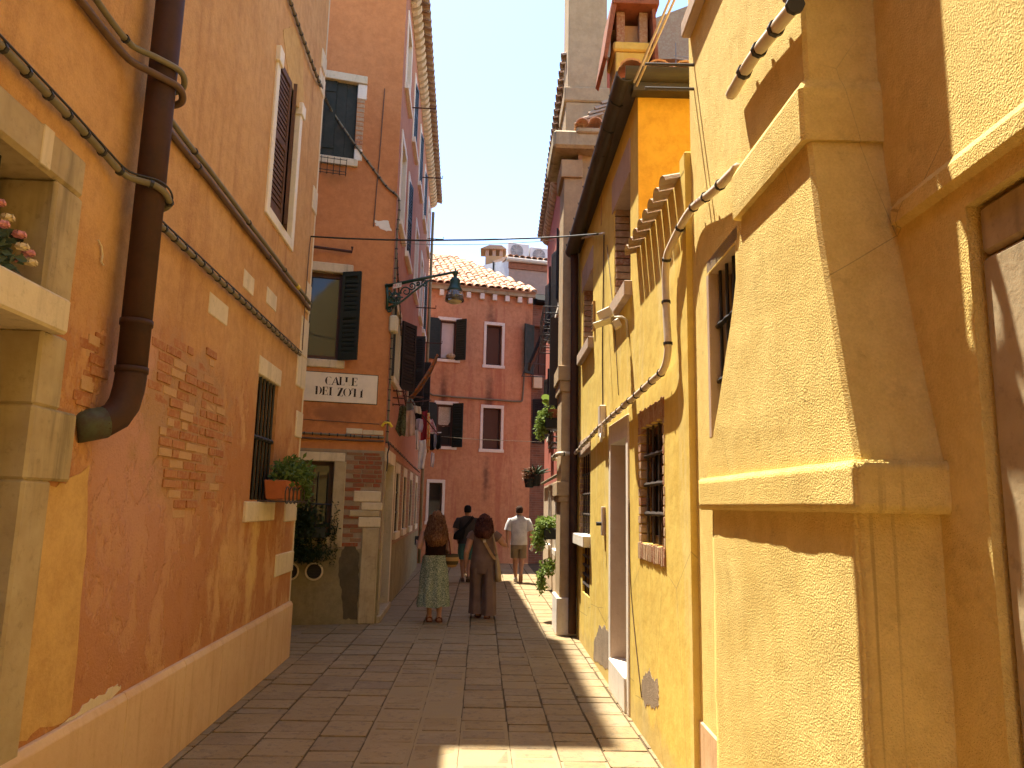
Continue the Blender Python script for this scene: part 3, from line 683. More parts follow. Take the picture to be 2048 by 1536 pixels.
# eaves: rounded stone brackets, then tiles
evm = bpy.data.meshes.new('eave_bracket'); t_ = MB()
t_.prism([(-.08, 0, .0), (.0, 0, -.02), (.10, 0, .02), (.17, 0, .09), (.19, 0, .16), (-.08, 0, .16)], (0, .15, 0)); evm.from_pydata([tuple(v) for v in t_.v], [], t_.f); evm.materials.append(M['istria'])
tlm = bpy.data.meshes.new('eave_tile'); t_ = MB()
t_.loft([[(x, .10 * math.cos(a) * s, .085 * math.sin(a) * s) for a in [PI * k / 6 for k in range(7)]] + [(x, .085 * math.cos(a) * s, .07 * math.sin(a) * s) for a in [PI * k / 6 for k in range(6, -1, -1)]] for x, s in ((-.28, .9), (.14, 1.05))])
tlm.from_pydata([tuple(v) for v in t_.v], [], t_.f); tlm.materials.append(M['tile_eave'])
ny = int(WBS.L / .235)
for i in range(ny):
    u = .05 + i * .235
    piece('eave_bracket', evm, B, WBS.P(u, 10.50, .02), (0, 0, WBS.ang() - PI / 2), (.85, .85, .85))
    piece('eave_tile', tlm, B, WBS.P(u + .09, 10.70, .17), (0, math.radians(18), WBS.ang() - PI / 2))
# iron rods sticking out below the eaves
for u, z, l in ((2.0, 9.2, .45), (5.2, 9.25, .5), (8.6, 9.0, .45), (3.2, 6.15, .55), (5.5, 6.2, .45), (9.3, 6.2, .5)):
    mb = MB(); mb.tube([WBS.P(u, z, 0), WBS.P(u, z, l), WBS.P(u, z + .06, l)], .013, 6); mb.build('iron_rod', M['iron'], B)
mb = MB(); mb.tube([WBS.P(WBS.L - .05, z, .06) for z in (10.4, 6, 3, .1)], .045, 10); mb.build('downpipe', M['cement'], B, smooth=True)
# face towards us: shuttered upper window
wu = window(WBF, rU, B, .12, M['shut_g2'], M['dark'], mull=0)
ww = (rU[1] - rU[0]) / 2
shutter(WBF, rU[0], ww, rU[2], rU[3], 2, wu, M['shut_g2'], -.05, True, boards=True); shutter(WBF, rU[1], ww, rU[2], rU[3], 2, wu, M['shut_g2'], -.05, False, boards=True)
wpart('lintel', WBF, (rU[0] - .1, rU[1] + .14, rU[3], rU[3] + .13), -.1, .05, M['istria'], wu, .008)
wpart('sill', WBF, (rU[0] - .1, rU[1] + .06, rU[2] - .12, rU[2]), -.1, .06, M['istria'], wu, .008)
wpart('jamb_stone', WBF, (rU[1], rU[1] + .14, rU[3] - .26, rU[3] - .002), -.1, .02, M['istria_w'], wu, .01)
wpart('jamb_stone', WBF, (rU[1], rU[1] + .12, rU[2] + .002, rU[2] + .2), -.1, .02, M['istria_w'], wu, .01)
for k in range(11): brick(WBF, rU[1] + .06, rU[2] + .24 + k * .078, .12, .066, .004, .1, 'brick_d', wu, .01)
mb = MB()   # wire basket under the sill
for i in range(6):
    u = rU[0] + .06 + i * .095; mb.tube([WBF.P(u, rU[2] - .12, .03), WBF.P(u, rU[2] - .30, .05), WBF.P(u, rU[2] - .30, .2), WBF.P(u, rU[2] - .1, .24)], .005, 5)
for z, o in ((-.12, .23), (-.2, .22), (-.3, .2), (-.3, .1)): mb.tube([WBF.P(rU[0] + .06, rU[2] + z, o), WBF.P(rU[0] + .535, rU[2] + z, o)], .006, 5)
tag(mb.build('wire_basket', M['grille']), 'empty wire flower basket under the closed green shutters', 'basket')
# middle window with one open shutter
wm = window(WBF, rMd, B, .12, M['wood'], M['glass'], fw=.075, mull=0)
wpart('lintel', WBF, (rMd[0] - .1, rMd[1] + .12, rMd[3], rMd[3] + .14), -.1, .02, M['istria'], wm, .01)
wpart('sill', WBF, (rMd[0] - .1, rMd[1] + .07, rMd[2] - .12, rMd[2]), -.1, .03, M['istria'], wm, .01)
wpart('jamb', WBF, (rMd[0] - .09, rMd[0], rMd[2], rMd[3]), -.1, .012, M['istria'], wm, .008)
shutter(WBF, rMd[1] - .02, .30, rMd[2] + .0, rMd[3] - .0, 152, wm, M['shut_g'], .03, False, .07)
mb = MB(); mb.tube([WBF.P(rMd[0] - .1, 5.54, .10), WBF.P(rMd[1] + .08, 5.52, .10), WBF.P(rMd[1] + .08, 5.60, .10)], .022, 6); mb.build('iron_bar', M['iron'], B)
mb = MB(); mb.tube([WBF.P(fx - .28, 8.35, .015), WBF.P(fx - .30, 7.4, .018), WBF.P(fx - .34, 6.0, .015)], .008, 6); mb.build('conduit', M['cable_b'], B)
blotch(WBF, [(750, 440), (778, 443), (784, 462), (768, 460), (752, 452)], M['istria_w'], B, 'plaster_patch', .003)
# street name plate
rS = (fx - 1.235, fx - .155, 3.20, 3.635)
sg = thing('street_sign', 'white street name plate lettered CALLE DEI ZOTI on the terracotta wall', 'sign', WBF.P((rS[0] + rS[1]) / 2, rS[2]))
wpart('plate', WBF, rS, .003, .014, plain('cream_paint', (.80, .69, .54), .8, .15, 0, .12, 8), sg, .002)
wpart('border', WBF, (rS[0] - .012, rS[1] + .012, rS[2] - .012, rS[3] + .012), .001, .006, M['cement_d'], sg, .0)
ink = plain('faded_black_paint', (.05, .032, .022), .9, .1, 0, .3, 60)
H_ = .125
def glyph(ch, x, z):
    """worn stencil capitals: thick stems, hair-thin arms; x, z in metres on the plate"""
    q = []; T = .028; h = H_
    bar = lambda x0, x1, z0, z1: q.append([(x0, z0), (x1, z0), (x1, z1), (x0, z1)])
    def arc(cx, cz, rx, rz, a0, a1, t0, t1, n=8):
        for i in range(n):
            a, b = [math.radians(a0 + (a1 - a0) * (i + k) / n) for k in (0, 1)]
            ta, tb = [t0 + (t1 - t0) * math.sin(PI * (i + k) / n) for k in (0, 1)]
            q.append([(cx + rx * math.cos(a), cz + rz * math.sin(a)), (cx + rx * math.cos(b), cz + rz * math.sin(b)), (cx + (rx - tb) * math.cos(b), cz + (rz - tb * .5) * math.sin(b)), (cx + (rx - ta) * math.cos(a), cz + (rz - ta * .5) * math.sin(a))])
    if ch == 'C': arc(.06, h / 2, .055, h / 2, 105, 255, .006, .028); arc(.06, h / 2, .05, h / 2, 40, 95, .005, .012); arc(.06, h / 2, .05, h / 2, 265, 312, .004, .01)
    if ch == 'A': q.append([(.075, 0), (.11, 0), (.062, h), (.048, h * .92)]); q.append([(.0, 0), (.012, 0), (.05, h * .8), (.044, h * .84)]); bar(.022, .07, h * .30, h * .34); bar(-.008, .02, 0, .006); bar(.07, .118, 0, .006)
    if ch == 'L': bar(.012, .012 + T, 0, h); bar(0, .05, 0, .006); bar(0, .05, h - .006, h); bar(.055, .085, .0, .006); q.append([(.078, 0), (.086, 0), (.086, .03), (.083, .03)])
    if ch == 'l': bar(.012, .012 + T, h * .38, h); bar(0, .05, h - .006, h); bar(.06, .08, .004, .009)
    if ch == 'E': bar(.012, .012 + T, 0, h); bar(0, .04, 0, .006); bar(.045, .088, h - .007, h); bar(.045, .088, 0, .006); bar(.045, .066, h * .5, h * .5 + .006); q.append([(.08, h - .035), (.088, h - .035), (.088, h), (.083, h)]); q.append([(.083, 0), (.09, 0), (.09, .035), (.086, .035)]); bar(.062, .07, h * .42, h * .62)
    if ch == 'D': bar(.012, .012 + T, 0, h); arc(.045, h / 2, .06, h / 2, 72, -72, .006, .028); bar(0, .03, h - .006, h)
    if ch == 'I': bar(.012, .012 + T, 0, h); bar(0, .05, 0, .006); bar(0, .05, h - .006, h)
    if ch == 'Z': q.append([(.0, .0), (.035, 0), (.085, h), (.05, h)]); bar(.008, .05, h - .006, h); bar(.045, .085, 0, .006); q.append([(.008, h - .03), (.013, h - .03), (.02, h), (.008, h)]); q.append([(.076, 0), (.085, 0), (.085, .03), (.08, .03)])
    if ch == 'O': arc(.062, h / 2, .06, h / 2, 100, 260, .005, .026); arc(.062, h / 2, .06, h / 2, 80, -80, .005, .026)
    if ch == 'T': bar(.04, .04 + T, 0, h); bar(.005, .045, h - .007, h); q.append([(.003, h - .035), (.008, h - .035), (.016, h), (.003, h)]); bar(.03, .078, 0, .004)
    if ch == 'i': bar(.012, .012 + T, 0, h * .78); q.append([(.022, h * .78), (.04, h * .78), (.04, h), (.036, h)]); bar(0, .05, 0, .005)
    mb = MB()
    for pg in q:
        # slight outward lift so the paint sits on the plate
        mb.poly([WBF.P(x + a, z + b, .0155) for a, b in pg])
    mb.build('letter', ink, sg)
for ch, px, py in (('C', 649, 769), ('A', 663.5, 769.5), ('L', 677, 770), ('l', 689, 770.5), ('E', 702, 771.5)):
    glyph(ch, *WBF.q(px, py, .015))
for ch, px, py in (('D', 629, 788.5), ('E', 643, 789.5), ('I', 657, 790.5), ('Z', 674, 792), ('O', 685.5, 792.5), ('T', 702, 793.5), ('i', 719, 795)):
    glyph(ch, *WBF.q(px, py, .015))
# cables and stones under the plate
run('wall_cable', 'clipped grey cable running level across the terracotta front below the name plate', [WBF.P(fx - 2.5, 2.72, .03), WBF.P(fx - 1.3, 2.72, .03), WBF.P(fx - .02, 2.70, .03)], .017, M['cable'], M['clip'], .12)
run('wall_cable', 'second cable just beneath the clipped one on the terracotta front', [WBF.P(fx - 2.5, 2.655, .03), WBF.P(fx - 1.3, 2.65, .03), WBF.P(fx - .4, 2.64, .03), WBF.P(fx - .02, 2.645, .03)], .015, M['cable_b'])
run('wall_cable', 'thin wire stretched across the terracotta front under the name plate', [WBF.P(fx - 2.5, 2.94, .02), WBF.P(fx - .1, 2.90, .02)], .006, M['cable_b'])
wpart('wall_stone', WBF, (fx - .58, fx - .34, 2.735, 2.82), -.04, .01, M['istria'], B, .006); wpart('wall_stone', WBF, (fx - .335, fx - .03, 2.735, 2.805), -.04, .01, M['istria'], B, .006)
mb = MB(); mb.tube([WBF.P(fx - .06, 2.87, .03), WBF.P(fx - .02, 2.93, .05), WBF.P(fx + .05, 2.92, .07), WBF.P(fx + .09, 2.86, .07)], .02, 8); tag(mb.build('tape', M['plastic_y']), 'yellow tape knot on the corner of the terracotta house', 'tape')
# barred ground-floor window with stone frame
wl_ = window(WBF, rLo, B, .2, M['wood'], M['glass'], mull=1, trans=0)
wpart('lintel', WBF, (rLo[0] - .2, rLo[1] + .15, rLo[3], rLo[3] + .13), -.15, .02, M['istria'], wl_, .01)
wpart('jamb', WBF, (rLo[1], rLo[1] + .17, rLo[2] - .14, rLo[3] - .002), -.15, .02, M['istria_d'], wl_, .01)
wpart('sill', WBF, (rLo[0] - .2, rLo[1] - .002, rLo[2] - .12, rLo[2]), -.15, .035, M['istria_d'], wl_, .01)
bars(WBF, (rLo[0], rLo[1], rLo[2], rLo[3] - .16), wl_, 4, 1, -.03, .009, M['black'])
# brick corner
row = 0; z = 1.12
while z < 2.46:
    u = fx - .555 + (row % 2) * .11; first = True
    while u < fx - .02:
        l = rb.choice([.24, .24, .12, .18]) * rb.uniform(.95, 1.05); l = min(l, fx - .015 - u)
        if l < .05: break
        uc = u + l / 2; zz = z
        stone_here = (uc > fx - .43 and 1.40 < zz < 1.92) or (uc > fx - .27 and zz < 1.40)
        if not stone_here: brick(WBF, uc, zz, l - .013, .052, rb.uniform(.004, .012), .06, 'brick_b', B, .008)
        u += l
    z += .0665; row += 1
for r in ((fx - .42, fx - .02, 1.74, 1.90), (fx - .30, fx + .01, 1.62, 1.735), (fx - .47, fx - .03, 1.525, 1.615), (fx - .33, fx - .005, 1.37, 1.518)):
    wpart('quoin', WBF, r, -.1, .022, M['istria_d'] if r[0] == fx - .47 else M['istria'], B, .012)
mb = MB(); mb.loft([[WBF.P(fx - .27 + i, z, a) for i, a in ((0, -.1), (0, .025), (.02 + .225, .03), (.02 + .225, -.1))] for z in (0, .4, .9, 1.365)]); mb.build('corner_pillar', M['istria_d'], B, bevel=.012)
blotch(WBF, [(690, 1092), (706, 1090), (719, 1110), (718, 1160), (715, 1240), (686, 1238), (684, 1180), (676, 1150), (679, 1115)], M['cement_d'], B, 'damp_patch', .003)
for uu, nm in ((fx - .915, 'right'), (fx - 1.25, 'left')):
    v = thing('round_vent', 'round louvred vent low on the terracotta house, ' + ('clear of the orange corner' if nm == 'right' else 'half hidden by the orange corner'), 'vent', WBF.P(uu, .74), 'round vents in the dado')
    mb = MB(); rg = lambda r, o: [WBF.P(uu + r * math.cos(2 * PI * k / 28), .74 + r * math.sin(2 * PI * k / 28), o) for k in range(28)]
    mb.loft([rg(.128, .002), rg(.128, .025), rg(.105, .03), rg(.102, .004)], False); mb.build('ring', M['istria'], v)
    mb = MB(); mb.poly(rg(.103, .005)); mb.build('backing', M['black'], v)
    for k in range(-4, 5):
        zz = k * .0215; hw = math.sqrt(max(0, .1 ** 2 - zz ** 2)); mb = MB()
        mb.hexa([WBF.P(uu - hw, .74 + zz, .02), WBF.P(uu + hw, .74 + zz, .02), WBF.P(uu + hw, .74 + zz + .002, .022), WBF.P(uu - hw, .74 + zz + .002, .022), WBF.P(uu - hw, .74 + zz + .012, .008), WBF.P(uu + hw, .74 + zz + .012, .008), WBF.P(uu + hw, .74 + zz + .014, .01), WBF.P(uu - hw, .74 + zz + .014, .01)])
        mb.build('louvre', M['grille'], v)
# ================================================================ house closing the lane
Ch = thing('faded_orange_house', 'faded orange house closing the far end of the lane', 'house', WC.P(5, 0))
qc = lambda x: WC.q(x, 700)[0]
rC1 = WC.rect((880, 680), (912, 680), (896, 641), (896, 719)); rC2 = WC.rect((972, 690), (1004, 690), (988, 650), (988, 731))
rC3 = WC.rect((873, 850), (905, 850), (890, 809), (890, 893)); rC4 = WC.rect((965, 855), (1002, 855), (985, 816), (985, 899))
rC5 = WC.rect((857, 1000), (884, 1000), (870, 965), (870, 1043))
uR = WC.q(1064, 700)[0]
mb = MB(); panel(mb, WC, 0, uR, 0, 8.5, [(*rC1, .12), (*rC2, .2), (*rC3, .12), (*rC4, .2), (*rC5, .15)]); shell(mb, WC, 0, uR, 0, 8.5, 4.2, False); mb.build('wall', M['plaster_c'], Ch)
for r, gl in ((rC1, 'blind'), (rC3, 'glass')):
    w = window(WC, r, Ch, .11, M['wood'], M['blind'] if gl == 'blind' else M['glass'], mull=0, trans=0 if gl == 'blind' else 1)
    wpart('lintel', WC, (r[0] - .09, r[1] + .16, r[3], r[3] + .1), -.08, .04, M['istria_w'], w)
    wpart('sill', WC, (r[0] - .12, r[1] + .14, r[2] - .09, r[2]), -.08, .06, M['istria_w'], w)
    ww = .40
    shutter(WC, r[0], ww, r[2] - .02, r[3] + .04, 168, w, M['shut_g'], .03, True, .075)
    shutter(WC, r[1], .36, r[2] - .02, r[3] + .04, 140, w, M['shut_g'], .03, False, .075)
    if gl == 'glass':
        mb = MB(); cx = (r[0] + r[1]) / 2; pts = []
        for i in range(9):
            a = PI + PI * i / 8; pts.append((cx - .02 + .22 * math.cos(a), r[3] - .42 + .26 * math.sin(a)))
        mb.prism([WC.P(u, z, -.104) for u, z in [(cx - .24, r[3] - .07), *pts, (cx + .20, r[3] - .07)]], WC.n * .012); mb.build('curtain', M['lace'], w)
    else:
        mb = MB(); mb.lathe(WC.P((r[0] + r[1]) / 2 + .1, r[2] + .02, .02), [(.0, 0), (.09, 0), (.16, .09), (.10, .16), (.0, .19)], 8)
        tag(mb.build('sill_ornament', M['istria_d'], smooth=True), 'small pale figure lying on the upper shuttered windowsill of the far house', 'ornament')
for r in (rC2, rC4, rC5):
    w = window(WC, r, Ch, .19 if r is not rC5 else .14, M['wood'], M['glass'], fw=.04, mull=0 if r is not rC2 else 0, trans=0)
    surround(WC, r, w, M['istria_w'], .09, .09, .075, .02, .03, .05)
# string cable
run('wall_cable', 'grey conduit crossing the front of the faded orange house between its storeys', wp(WC, [(850, 775), (861, 787), (866, 790), (1040, 803), (1045, 800), (1050, 722)], .04), .028, M['cable'])
# roof: eaves board, brackets and rows of curved tiles
ez = 8.52; sl = math.radians(29.5)
mb = MB(); mb.wbox(WC, 0, uR + .05, 8.40, 8.56, 0, .16); mb.build('eaves_board', M['istria_d'], Ch)
for px in (882, 909, 936, 963, 988, 1013, 1038, 1059):
    u = WC.q(px, 596)[0]; wpart('eaves_block', WC, (u - .07, u + .07, 8.20, 8.39), 0, .14, M['istria_w'], Ch)
nrm = (WC.n * math.sin(sl) + Vector((0, 0, math.cos(sl)))).normalized(); up_ = (-WC.n * math.cos(sl) + Vector((0, 0, math.sin(sl))))
def roofp(u, s, h=0): return WC.P(u, ez + .04, .22) + up_ * s + nrm * h
uL, uR2 = 0, uR + .06; uh = WC.q(945, 530)[0] + .1; rid = 4.7
mb = MB(); mb.prism([roofp(uL, 0), roofp(uR2, 0), roofp(uh, rid), roofp(uL, rid)], nrm * -.06); roof = mb.build('roof', M['tile_old'], Ch)
tile = bpy.data.meshes.new('roof_tile'); t_ = MB(); nseg = 6
t_.loft([[(x, .115 * s * math.cos(PI * k / nseg), .085 * s * math.sin(PI * k / nseg) + dz) for k in range(nseg + 1)] + [(x, .098 * s * math.cos(PI * k / nseg), .068 * s * math.sin(PI * k / nseg) + dz) for k in range(nseg, -1, -1)] for x, s, dz in ((0, 1.0, .012), (.42, .82, .0))])
tile.from_pydata([tuple(v) for v in t_.v], [], t_.f); tile.materials.append(M['tile'])
Mx = Matrix((up_, WC.t, nrm)).transposed()
if Mx.determinant() < 0: Mx = Matrix((up_, -WC.t, nrm)).transposed()
eul = Mx.to_euler()
rt = random.Random(9); tiles = 0
n_r = int(rid / .33)
u_first = WC.q(850, 560)[0]
for i in range(int((uR2 - u_first) / .235) + 1):
    u = uR2 - .1 - i * .235
    for j in range(n_r):
        s = j * .33 - .06
        lim = uR2 - (uR2 - uh) * s / rid
        if u > lim + .05: continue
        o = piece('roof_tile', tile, roof, roofp(u + rt.uniform(-.012, .012), s + rt.uniform(-.015, .015), .01), eul, (1.05, rt.uniform(.95, 1.08), rt.uniform(.9, 1.15)))
        tiles += 1
# brick annex to its right
An = thing('brick_annex', 'narrow bare brick house front with dark shuttered windows right of the far orange house', 'house', WC.P(uR + .5, 0))
mb = MB(); panel(mb, WC, uR + .002, uR + 2.4, 0, 8.2, [(uR + .05, uR + .55, 5.9, 7.5, .15), (uR + .05, uR + .6, 3.7, 5.1, .15)]); shell(mb, WC, uR + .002, uR + 2.4, 0, 8.2, 4)
bk2 = NT('annex_brickwork', .9, .15); tb = bk2.node('ShaderNodeTexBrick'); cb = bk2.node('ShaderNodeCombineXYZ'); sp = bk2.node('ShaderNodeSeparateXYZ'); bk2.link(bk2.pos, sp.inputs[0]); bk2.link(sp.outputs[0], cb.inputs[0]); bk2.link(sp.outputs[2], cb.inputs[1]); bk2.link(cb.outputs[0], tb.inputs['Vector'])
tb.inputs['Scale'].default_value = 1.0; tb.inputs['Brick Width'].default_value = .26; tb.inputs['Row Height'].default_value = .07; tb.inputs['Mortar Size'].default_value = .008
tb.inputs['Color1'].default_value = (.22, .09, .05, 1); tb.inputs['Color2'].default_value = (.14, .07, .045, 1); tb.inputs['Mortar'].default_value = (.20, .13, .09, 1)
mb.build('wall', bk2.out(bk2.mix(bk2.math('MULTIPLY', bk2.step(bk2.noise(3), .4, .7), .4), tb.outputs[0], (.32, .16, .10)), bk2.bump(bk2.noise(30), .5, .01)), An)
for z0, z1 in ((5.9, 7.5), (3.7, 5.1)):
    w = window(WC, (uR + .05, uR + .55, z0, z1), An, .14, M['wood'], M['glass']); shutter(WC, uR + .06, .42, z0, z1, 150 if z0 > 5 else 25, w, M['shut_g2'] if z0 > 5 else M['black'], .03, True, .075)
mb = MB(); mb.prism([WC.P(uR + .07, 8.22, .3), WC.P(uR + .07, 8.30, .32), WC.P(uR + .07, 9.3, -2.4), WC.P(uR + .07, 8.22, -2.4)], WC.t * 2.4); mb.build('roof', M['dark'], An)
mb = MB(); mb.wbox(WC, uR + .03, uR + .32, 5.45, 5.85, .0, .14); tag(mb.build('meter_box', M['plastic_w'], bevel=.01), 'beige meter box on the brick annex at the end of the lane', 'box')
mb = MB()
for a, b in (((1050, 725), (1092, 730)), ((1043, 752), (1090, 754))): mb.tube(wp(WC, [a, b], .5), .018, 6)
for a, b in (((1053, 712), (1044, 752)), ((1076, 712), (1060, 752))): mb.tube(slack(wp(WC, [a], .5)[0], wp(WC, [b], .5)[0], .1, 6), .012, 5)
tag(mb.build('drying_frame', M['grille']), 'iron clothes-drying frame with white lines on the brick annex', 'rack')

# ================================================================ house behind with air conditioners
I = thing('grey_pink_house', 'grey pink house with gutter rising behind the tiled roof', 'house', (1.5, 27, 0))
WI = Wall(on_y(1018, 520, 26.5).to_2d(), (on_y(1018, 520, 26.5).x + 6, 27.9), 1)
zi = WI.q(1018, 522)[1]
mb = MB(); panel(mb, WI, 0, 6, 0, zi, []); mb.build('wall', M['plaster_i'], I)
pl = on_y(966, 540, 28.6); p0 = WI.P(0, 0)
mb = MB(); mb.quad((p0.x, p0.y, 0), (p0.x, p0.y, zi + .06), (pl.x, pl.y, zi + .5), (pl.x, pl.y, 0)); mb.quad((pl.x, pl.y, 0), (pl.x, pl.y, zi + .5), (pl.x + 6, pl.y + 3, zi + .5), (pl.x + 6, pl.y + 3, 0)); mb.build('wall', M['plaster_w'], I)
mb = MB(); mb.tube([WI.P(-.1, zi + .04, .1), WI.P(6, zi + .04, .1)], .09, 10); mb.build('gutter', M['conduit'], I, smooth=True)
mb = MB(); mb.wbox(WI, -.02, 6, zi - .28, zi - .06, 0, .05); mb.build('cornice', M['tile_red'], I)
for i in range(14):
    p = WI.P(.02 + i * .23, zi + .13, .12); piece('roof_tile', tile, I, p, (0, math.radians(-16), WI.ang() + PI / 2), (1, 1, 1))
mb = MB(); mb.prism([WI.P(-.12, zi + .1, .1), WI.P(-.12, zi + .14, .1), WI.P(-.12, zi + .7, -2.3), WI.P(-.12, zi + .05, -2.3)], WI.t * 6); mb.build('roof', M['tile_old'], I)
mb = MB(); mb.tube([Vector((pl.x * .55 + p0.x * .45, pl.y * .55 + p0.y * .45, zi + .3)) + Vector((-.03, -.05, d)) for d in (0, -.5, -1.0, -1.25)], .035, 6); mb.build('downpipe', M['black'], I)
for k, (px, w_, dpt, lab) in enumerate(((1041, .80, .45, 'left one of two air conditioner units on the far tiled roof'), (1086, .86, .9, 'right one of two air conditioner units, partly behind the red house'))):
    u = WI.q(px, 505)[0]; z0 = zi + .2 if k == 0 else zi + .12
    ac = thing('air_conditioner', lab, 'air conditioner', WI.P(u, z0, -.3), 'air conditioner units on the roof')
    mb = MB(); mb.wbox(WI, u - w_ / 2, u + w_ / 2, z0, z0 + .62, -.62, -.25); mb.build('casing', M['ac'], ac, bevel=.02)
    mb = MB(); rg = lambda r, o: [WI.P(u - .08 + r * math.cos(2 * PI * q / 24), z0 + .31 + r * math.sin(2 * PI * q / 24), o) for q in range(24)]
    mb.poly(rg(.25, -.245)); mb.build('fan_opening', M['ac_dark'], ac)
    mb = MB()
    for r in (.06, .11, .16, .21, .25): mb.tube(rg(r, -.238) + [rg(r, -.238)[0]], .006, 4)
    for q in range(8): mb.tube([WI.P(u - .08, z0 + .31, -.238), WI.P(u - .08 + .25 * math.cos(q * PI / 4), z0 + .31 + .25 * math.sin(q * PI / 4), -.238)], .005, 4)
    mb.build('fan_grille', M['ac'], ac)
    for s in (-.3, .3):
        mb = MB(); mb.wbox(WI, u + s - .05, u + s + .05, z0 - .22, z0, -.6, -.28); mb.build('foot', M['ac_dark'], ac)
# little roofed chimney on it
cpt = on_y(988, 520, 29.2)
chm = thing('chimney', 'squat brick chimney with tiled cap on the roof at the end of the lane', 'chimney', (cpt.x, cpt.y, cpt.z - .8))
mb = MB(); mb.box((cpt.x - .35, cpt.y - .35, cpt.z - 1.0), (cpt.x + .35, cpt.y + .35, cpt.z + .05)); mb.build('stack', M['brick_a'], chm)
for sx in (-1, 0, 1):
    for sy in (-1, 1): mb = MB(); mb.box((cpt.x + sx * .28 - .07, cpt.y + sy * .28 - .07, cpt.z + .05), (cpt.x + sx * .28 + .07, cpt.y + sy * .28 + .07, cpt.z + .32)); mb.build('pillar', M['plaster_i'], chm)
mb = MB(); mb.prism([(cpt.x - .55, cpt.y - .5, cpt.z + .30), (cpt.x + .5, cpt.y - .5, cpt.z + .30), (cpt.x + .3, cpt.y - .5, cpt.z + .46), (cpt.x - .2, cpt.y - .5, cpt.z + .46)], (0, 1, 0)); mb.build('cap', M['tile_old'], chm)

# ================================================================ yellow house on the right
D = thing('yellow_house', 'yellow plaster house in full sun with barred windows and stone door', 'house', (2.2, 7, 0))
zE = 5.50; uj = 6.15; zt = 3.93
rD1 = (6.52, 7.42, 3.74, 4.80); rD2 = (9.05, 10.05, 3.80, 4.70); rD3 = (5.30, 6.12, 1.46, 2.37); rDd = (6.72, 7.60, .28, 2.36); rD4 = (9.22, 10.35, 1.38, 2.42); rD5 = (9.25, 9.95, .66, 1.24)
mb = MB(); panel(mb, WD, 4.6, uj, 0, zt, [(*rD3, .12)])
panel(mb, WD, uj, 11.3, 0, zE, [(*rD1, .24), (*rD2, .24), (*rDd, .34), (*rD4, .2), (*rD5, .12)])
mb.quad(WD.P(4.6, 0), WD.P(4.6, 4.03), WD.P(4.6, 4.03, -.3), WD.P(4.6, 0, -.3)); mb.quad(WD.P(4.6, zt), WD.P(uj, zt), WD.P(uj, zt, -4), WD.P(4.6, zt, -4))
mb.quad(WD.P(11.3, 0), WD.P(11.3, zE), WD.P(11.3, zE, -5), WD.P(11.3, 0, -5)); mb.quad(WD.P(4.6, 0, -5), WD.P(11.3, 0, -5), WD.P(11.3, zE, -5), WD.P(4.6, zE, -5))
mb.build('wall', M['plaster_d'], D)
mb = MB(); mb.quad(WD.P(uj, zt - .05, -.001), WD.P(uj, zE, -.001), WD.P(uj, zE, -4), WD.P(uj, zt - .05, -4)); mb.build('side_wall', M['plaster_d2'], D)
wpart('pier', WD, (4.602, 4.74, zt - .02, 4.06), -.25, .0, M['plaster_d'], D, .01)
# tiled coping over the low part
for i in range(8):
    u = 4.80 + i * .195; t = piece('coping_tile', tlm, D, WD.P(u, zt + .0, .0), (0, math.radians(14), PI), (.75, .85, .65))
# roof, gutters
mb = MB(); e_ = [(1.12, uj - .08, zE + .03), (5.2, uj - .08, zE + .03), (5.2, 11.3, zE + .03), (1.12, 11.3, zE + .03)]; rg_ = [(3.2, uj + 2.0, zE + .75), (3.2, 10.0, zE + .75)]
mb.add(e_ + rg_, [(0, 1, 4), (1, 2, 5, 4), (2, 3, 5), (3, 0, 4, 5), (0, 3, 2, 1)]); mb.build('roof', M['tile_red'], D)
def half_pipe(p0, p1, r, mat, parent, name, up=Vector((0, 0, 1))):
    d = (Vector(p1) - Vector(p0)).normalized(); x = d.cross(up).normalized(); y = x.cross(d); n = 12
    def ring(p, rr_): return [Vector(p) + x * rr_ * math.cos(a) - y * rr_ * math.sin(a) for a in [PI * k / n for k in range(n + 1)]]
    mb = MB(); mb.loft([ring(p0, r) + ring(p0, r - .012)[::-1], ring(p1, r) + ring(p1, r - .012)[::-1]]); return mb.build(name, mat, parent, smooth=False)
gut = half_pipe((1.10, uj - .14, zE + .0), (1.10, 10.55, zE - .06), .095, M['gutter'], D, 'gutter')
mb = MB(); mb.wbox(WD, uj - .1, 10.5, zE - .10, zE - .02, .0, .10); mb.build('soffit', M['gutter'], D)
half_pipe((1.08, uj - .10, zE + .02), (3.6, uj - .10, zE + .03), .10, M['gutter'], D, 'gutter', Vector((0, 0, 1)))
mb = MB(); mb.hexa([(1.16, uj - .12, zE - .16), (3.6, uj - .12, zE - .14), (3.6, uj, zE - .14), (1.16, uj, zE - .16), (1.16, uj - .12, zE - .08), (3.6, uj - .12, zE - .07), (3.6, uj, zE - .07), (1.16, uj, zE - .08)]); mb.build('soffit', M['gutter'], D)
for k in range(9):
    y = uj + .25 + k * .5; mb = MB(); mb.tube([(1.005, y, zE + .0), (1.03, y, zE - .08), (1.10, y, zE - .115), (1.2, y, zE - .05)], .008, 5); mb.build('gutter_hook', M['black'], gut)
for k in range(3): piece('roof_tile', tile, D, (1.15 + k * .24, uj - .10, zE + .05), (0, math.radians(-14), PI / 2 * 1.02), (1.1, 1.0, 1.0))
mb = MB(); mb.tube([(1.12, 10.45, zE - .05), (1.14, 10.47, zE - .25), (1.15, 10.48, 4), (1.15, 10.48, 1.2), (1.15, 10.48, .05)], .055, 12); mb.build('downpipe', M['pipe_brown'], D, smooth=True)
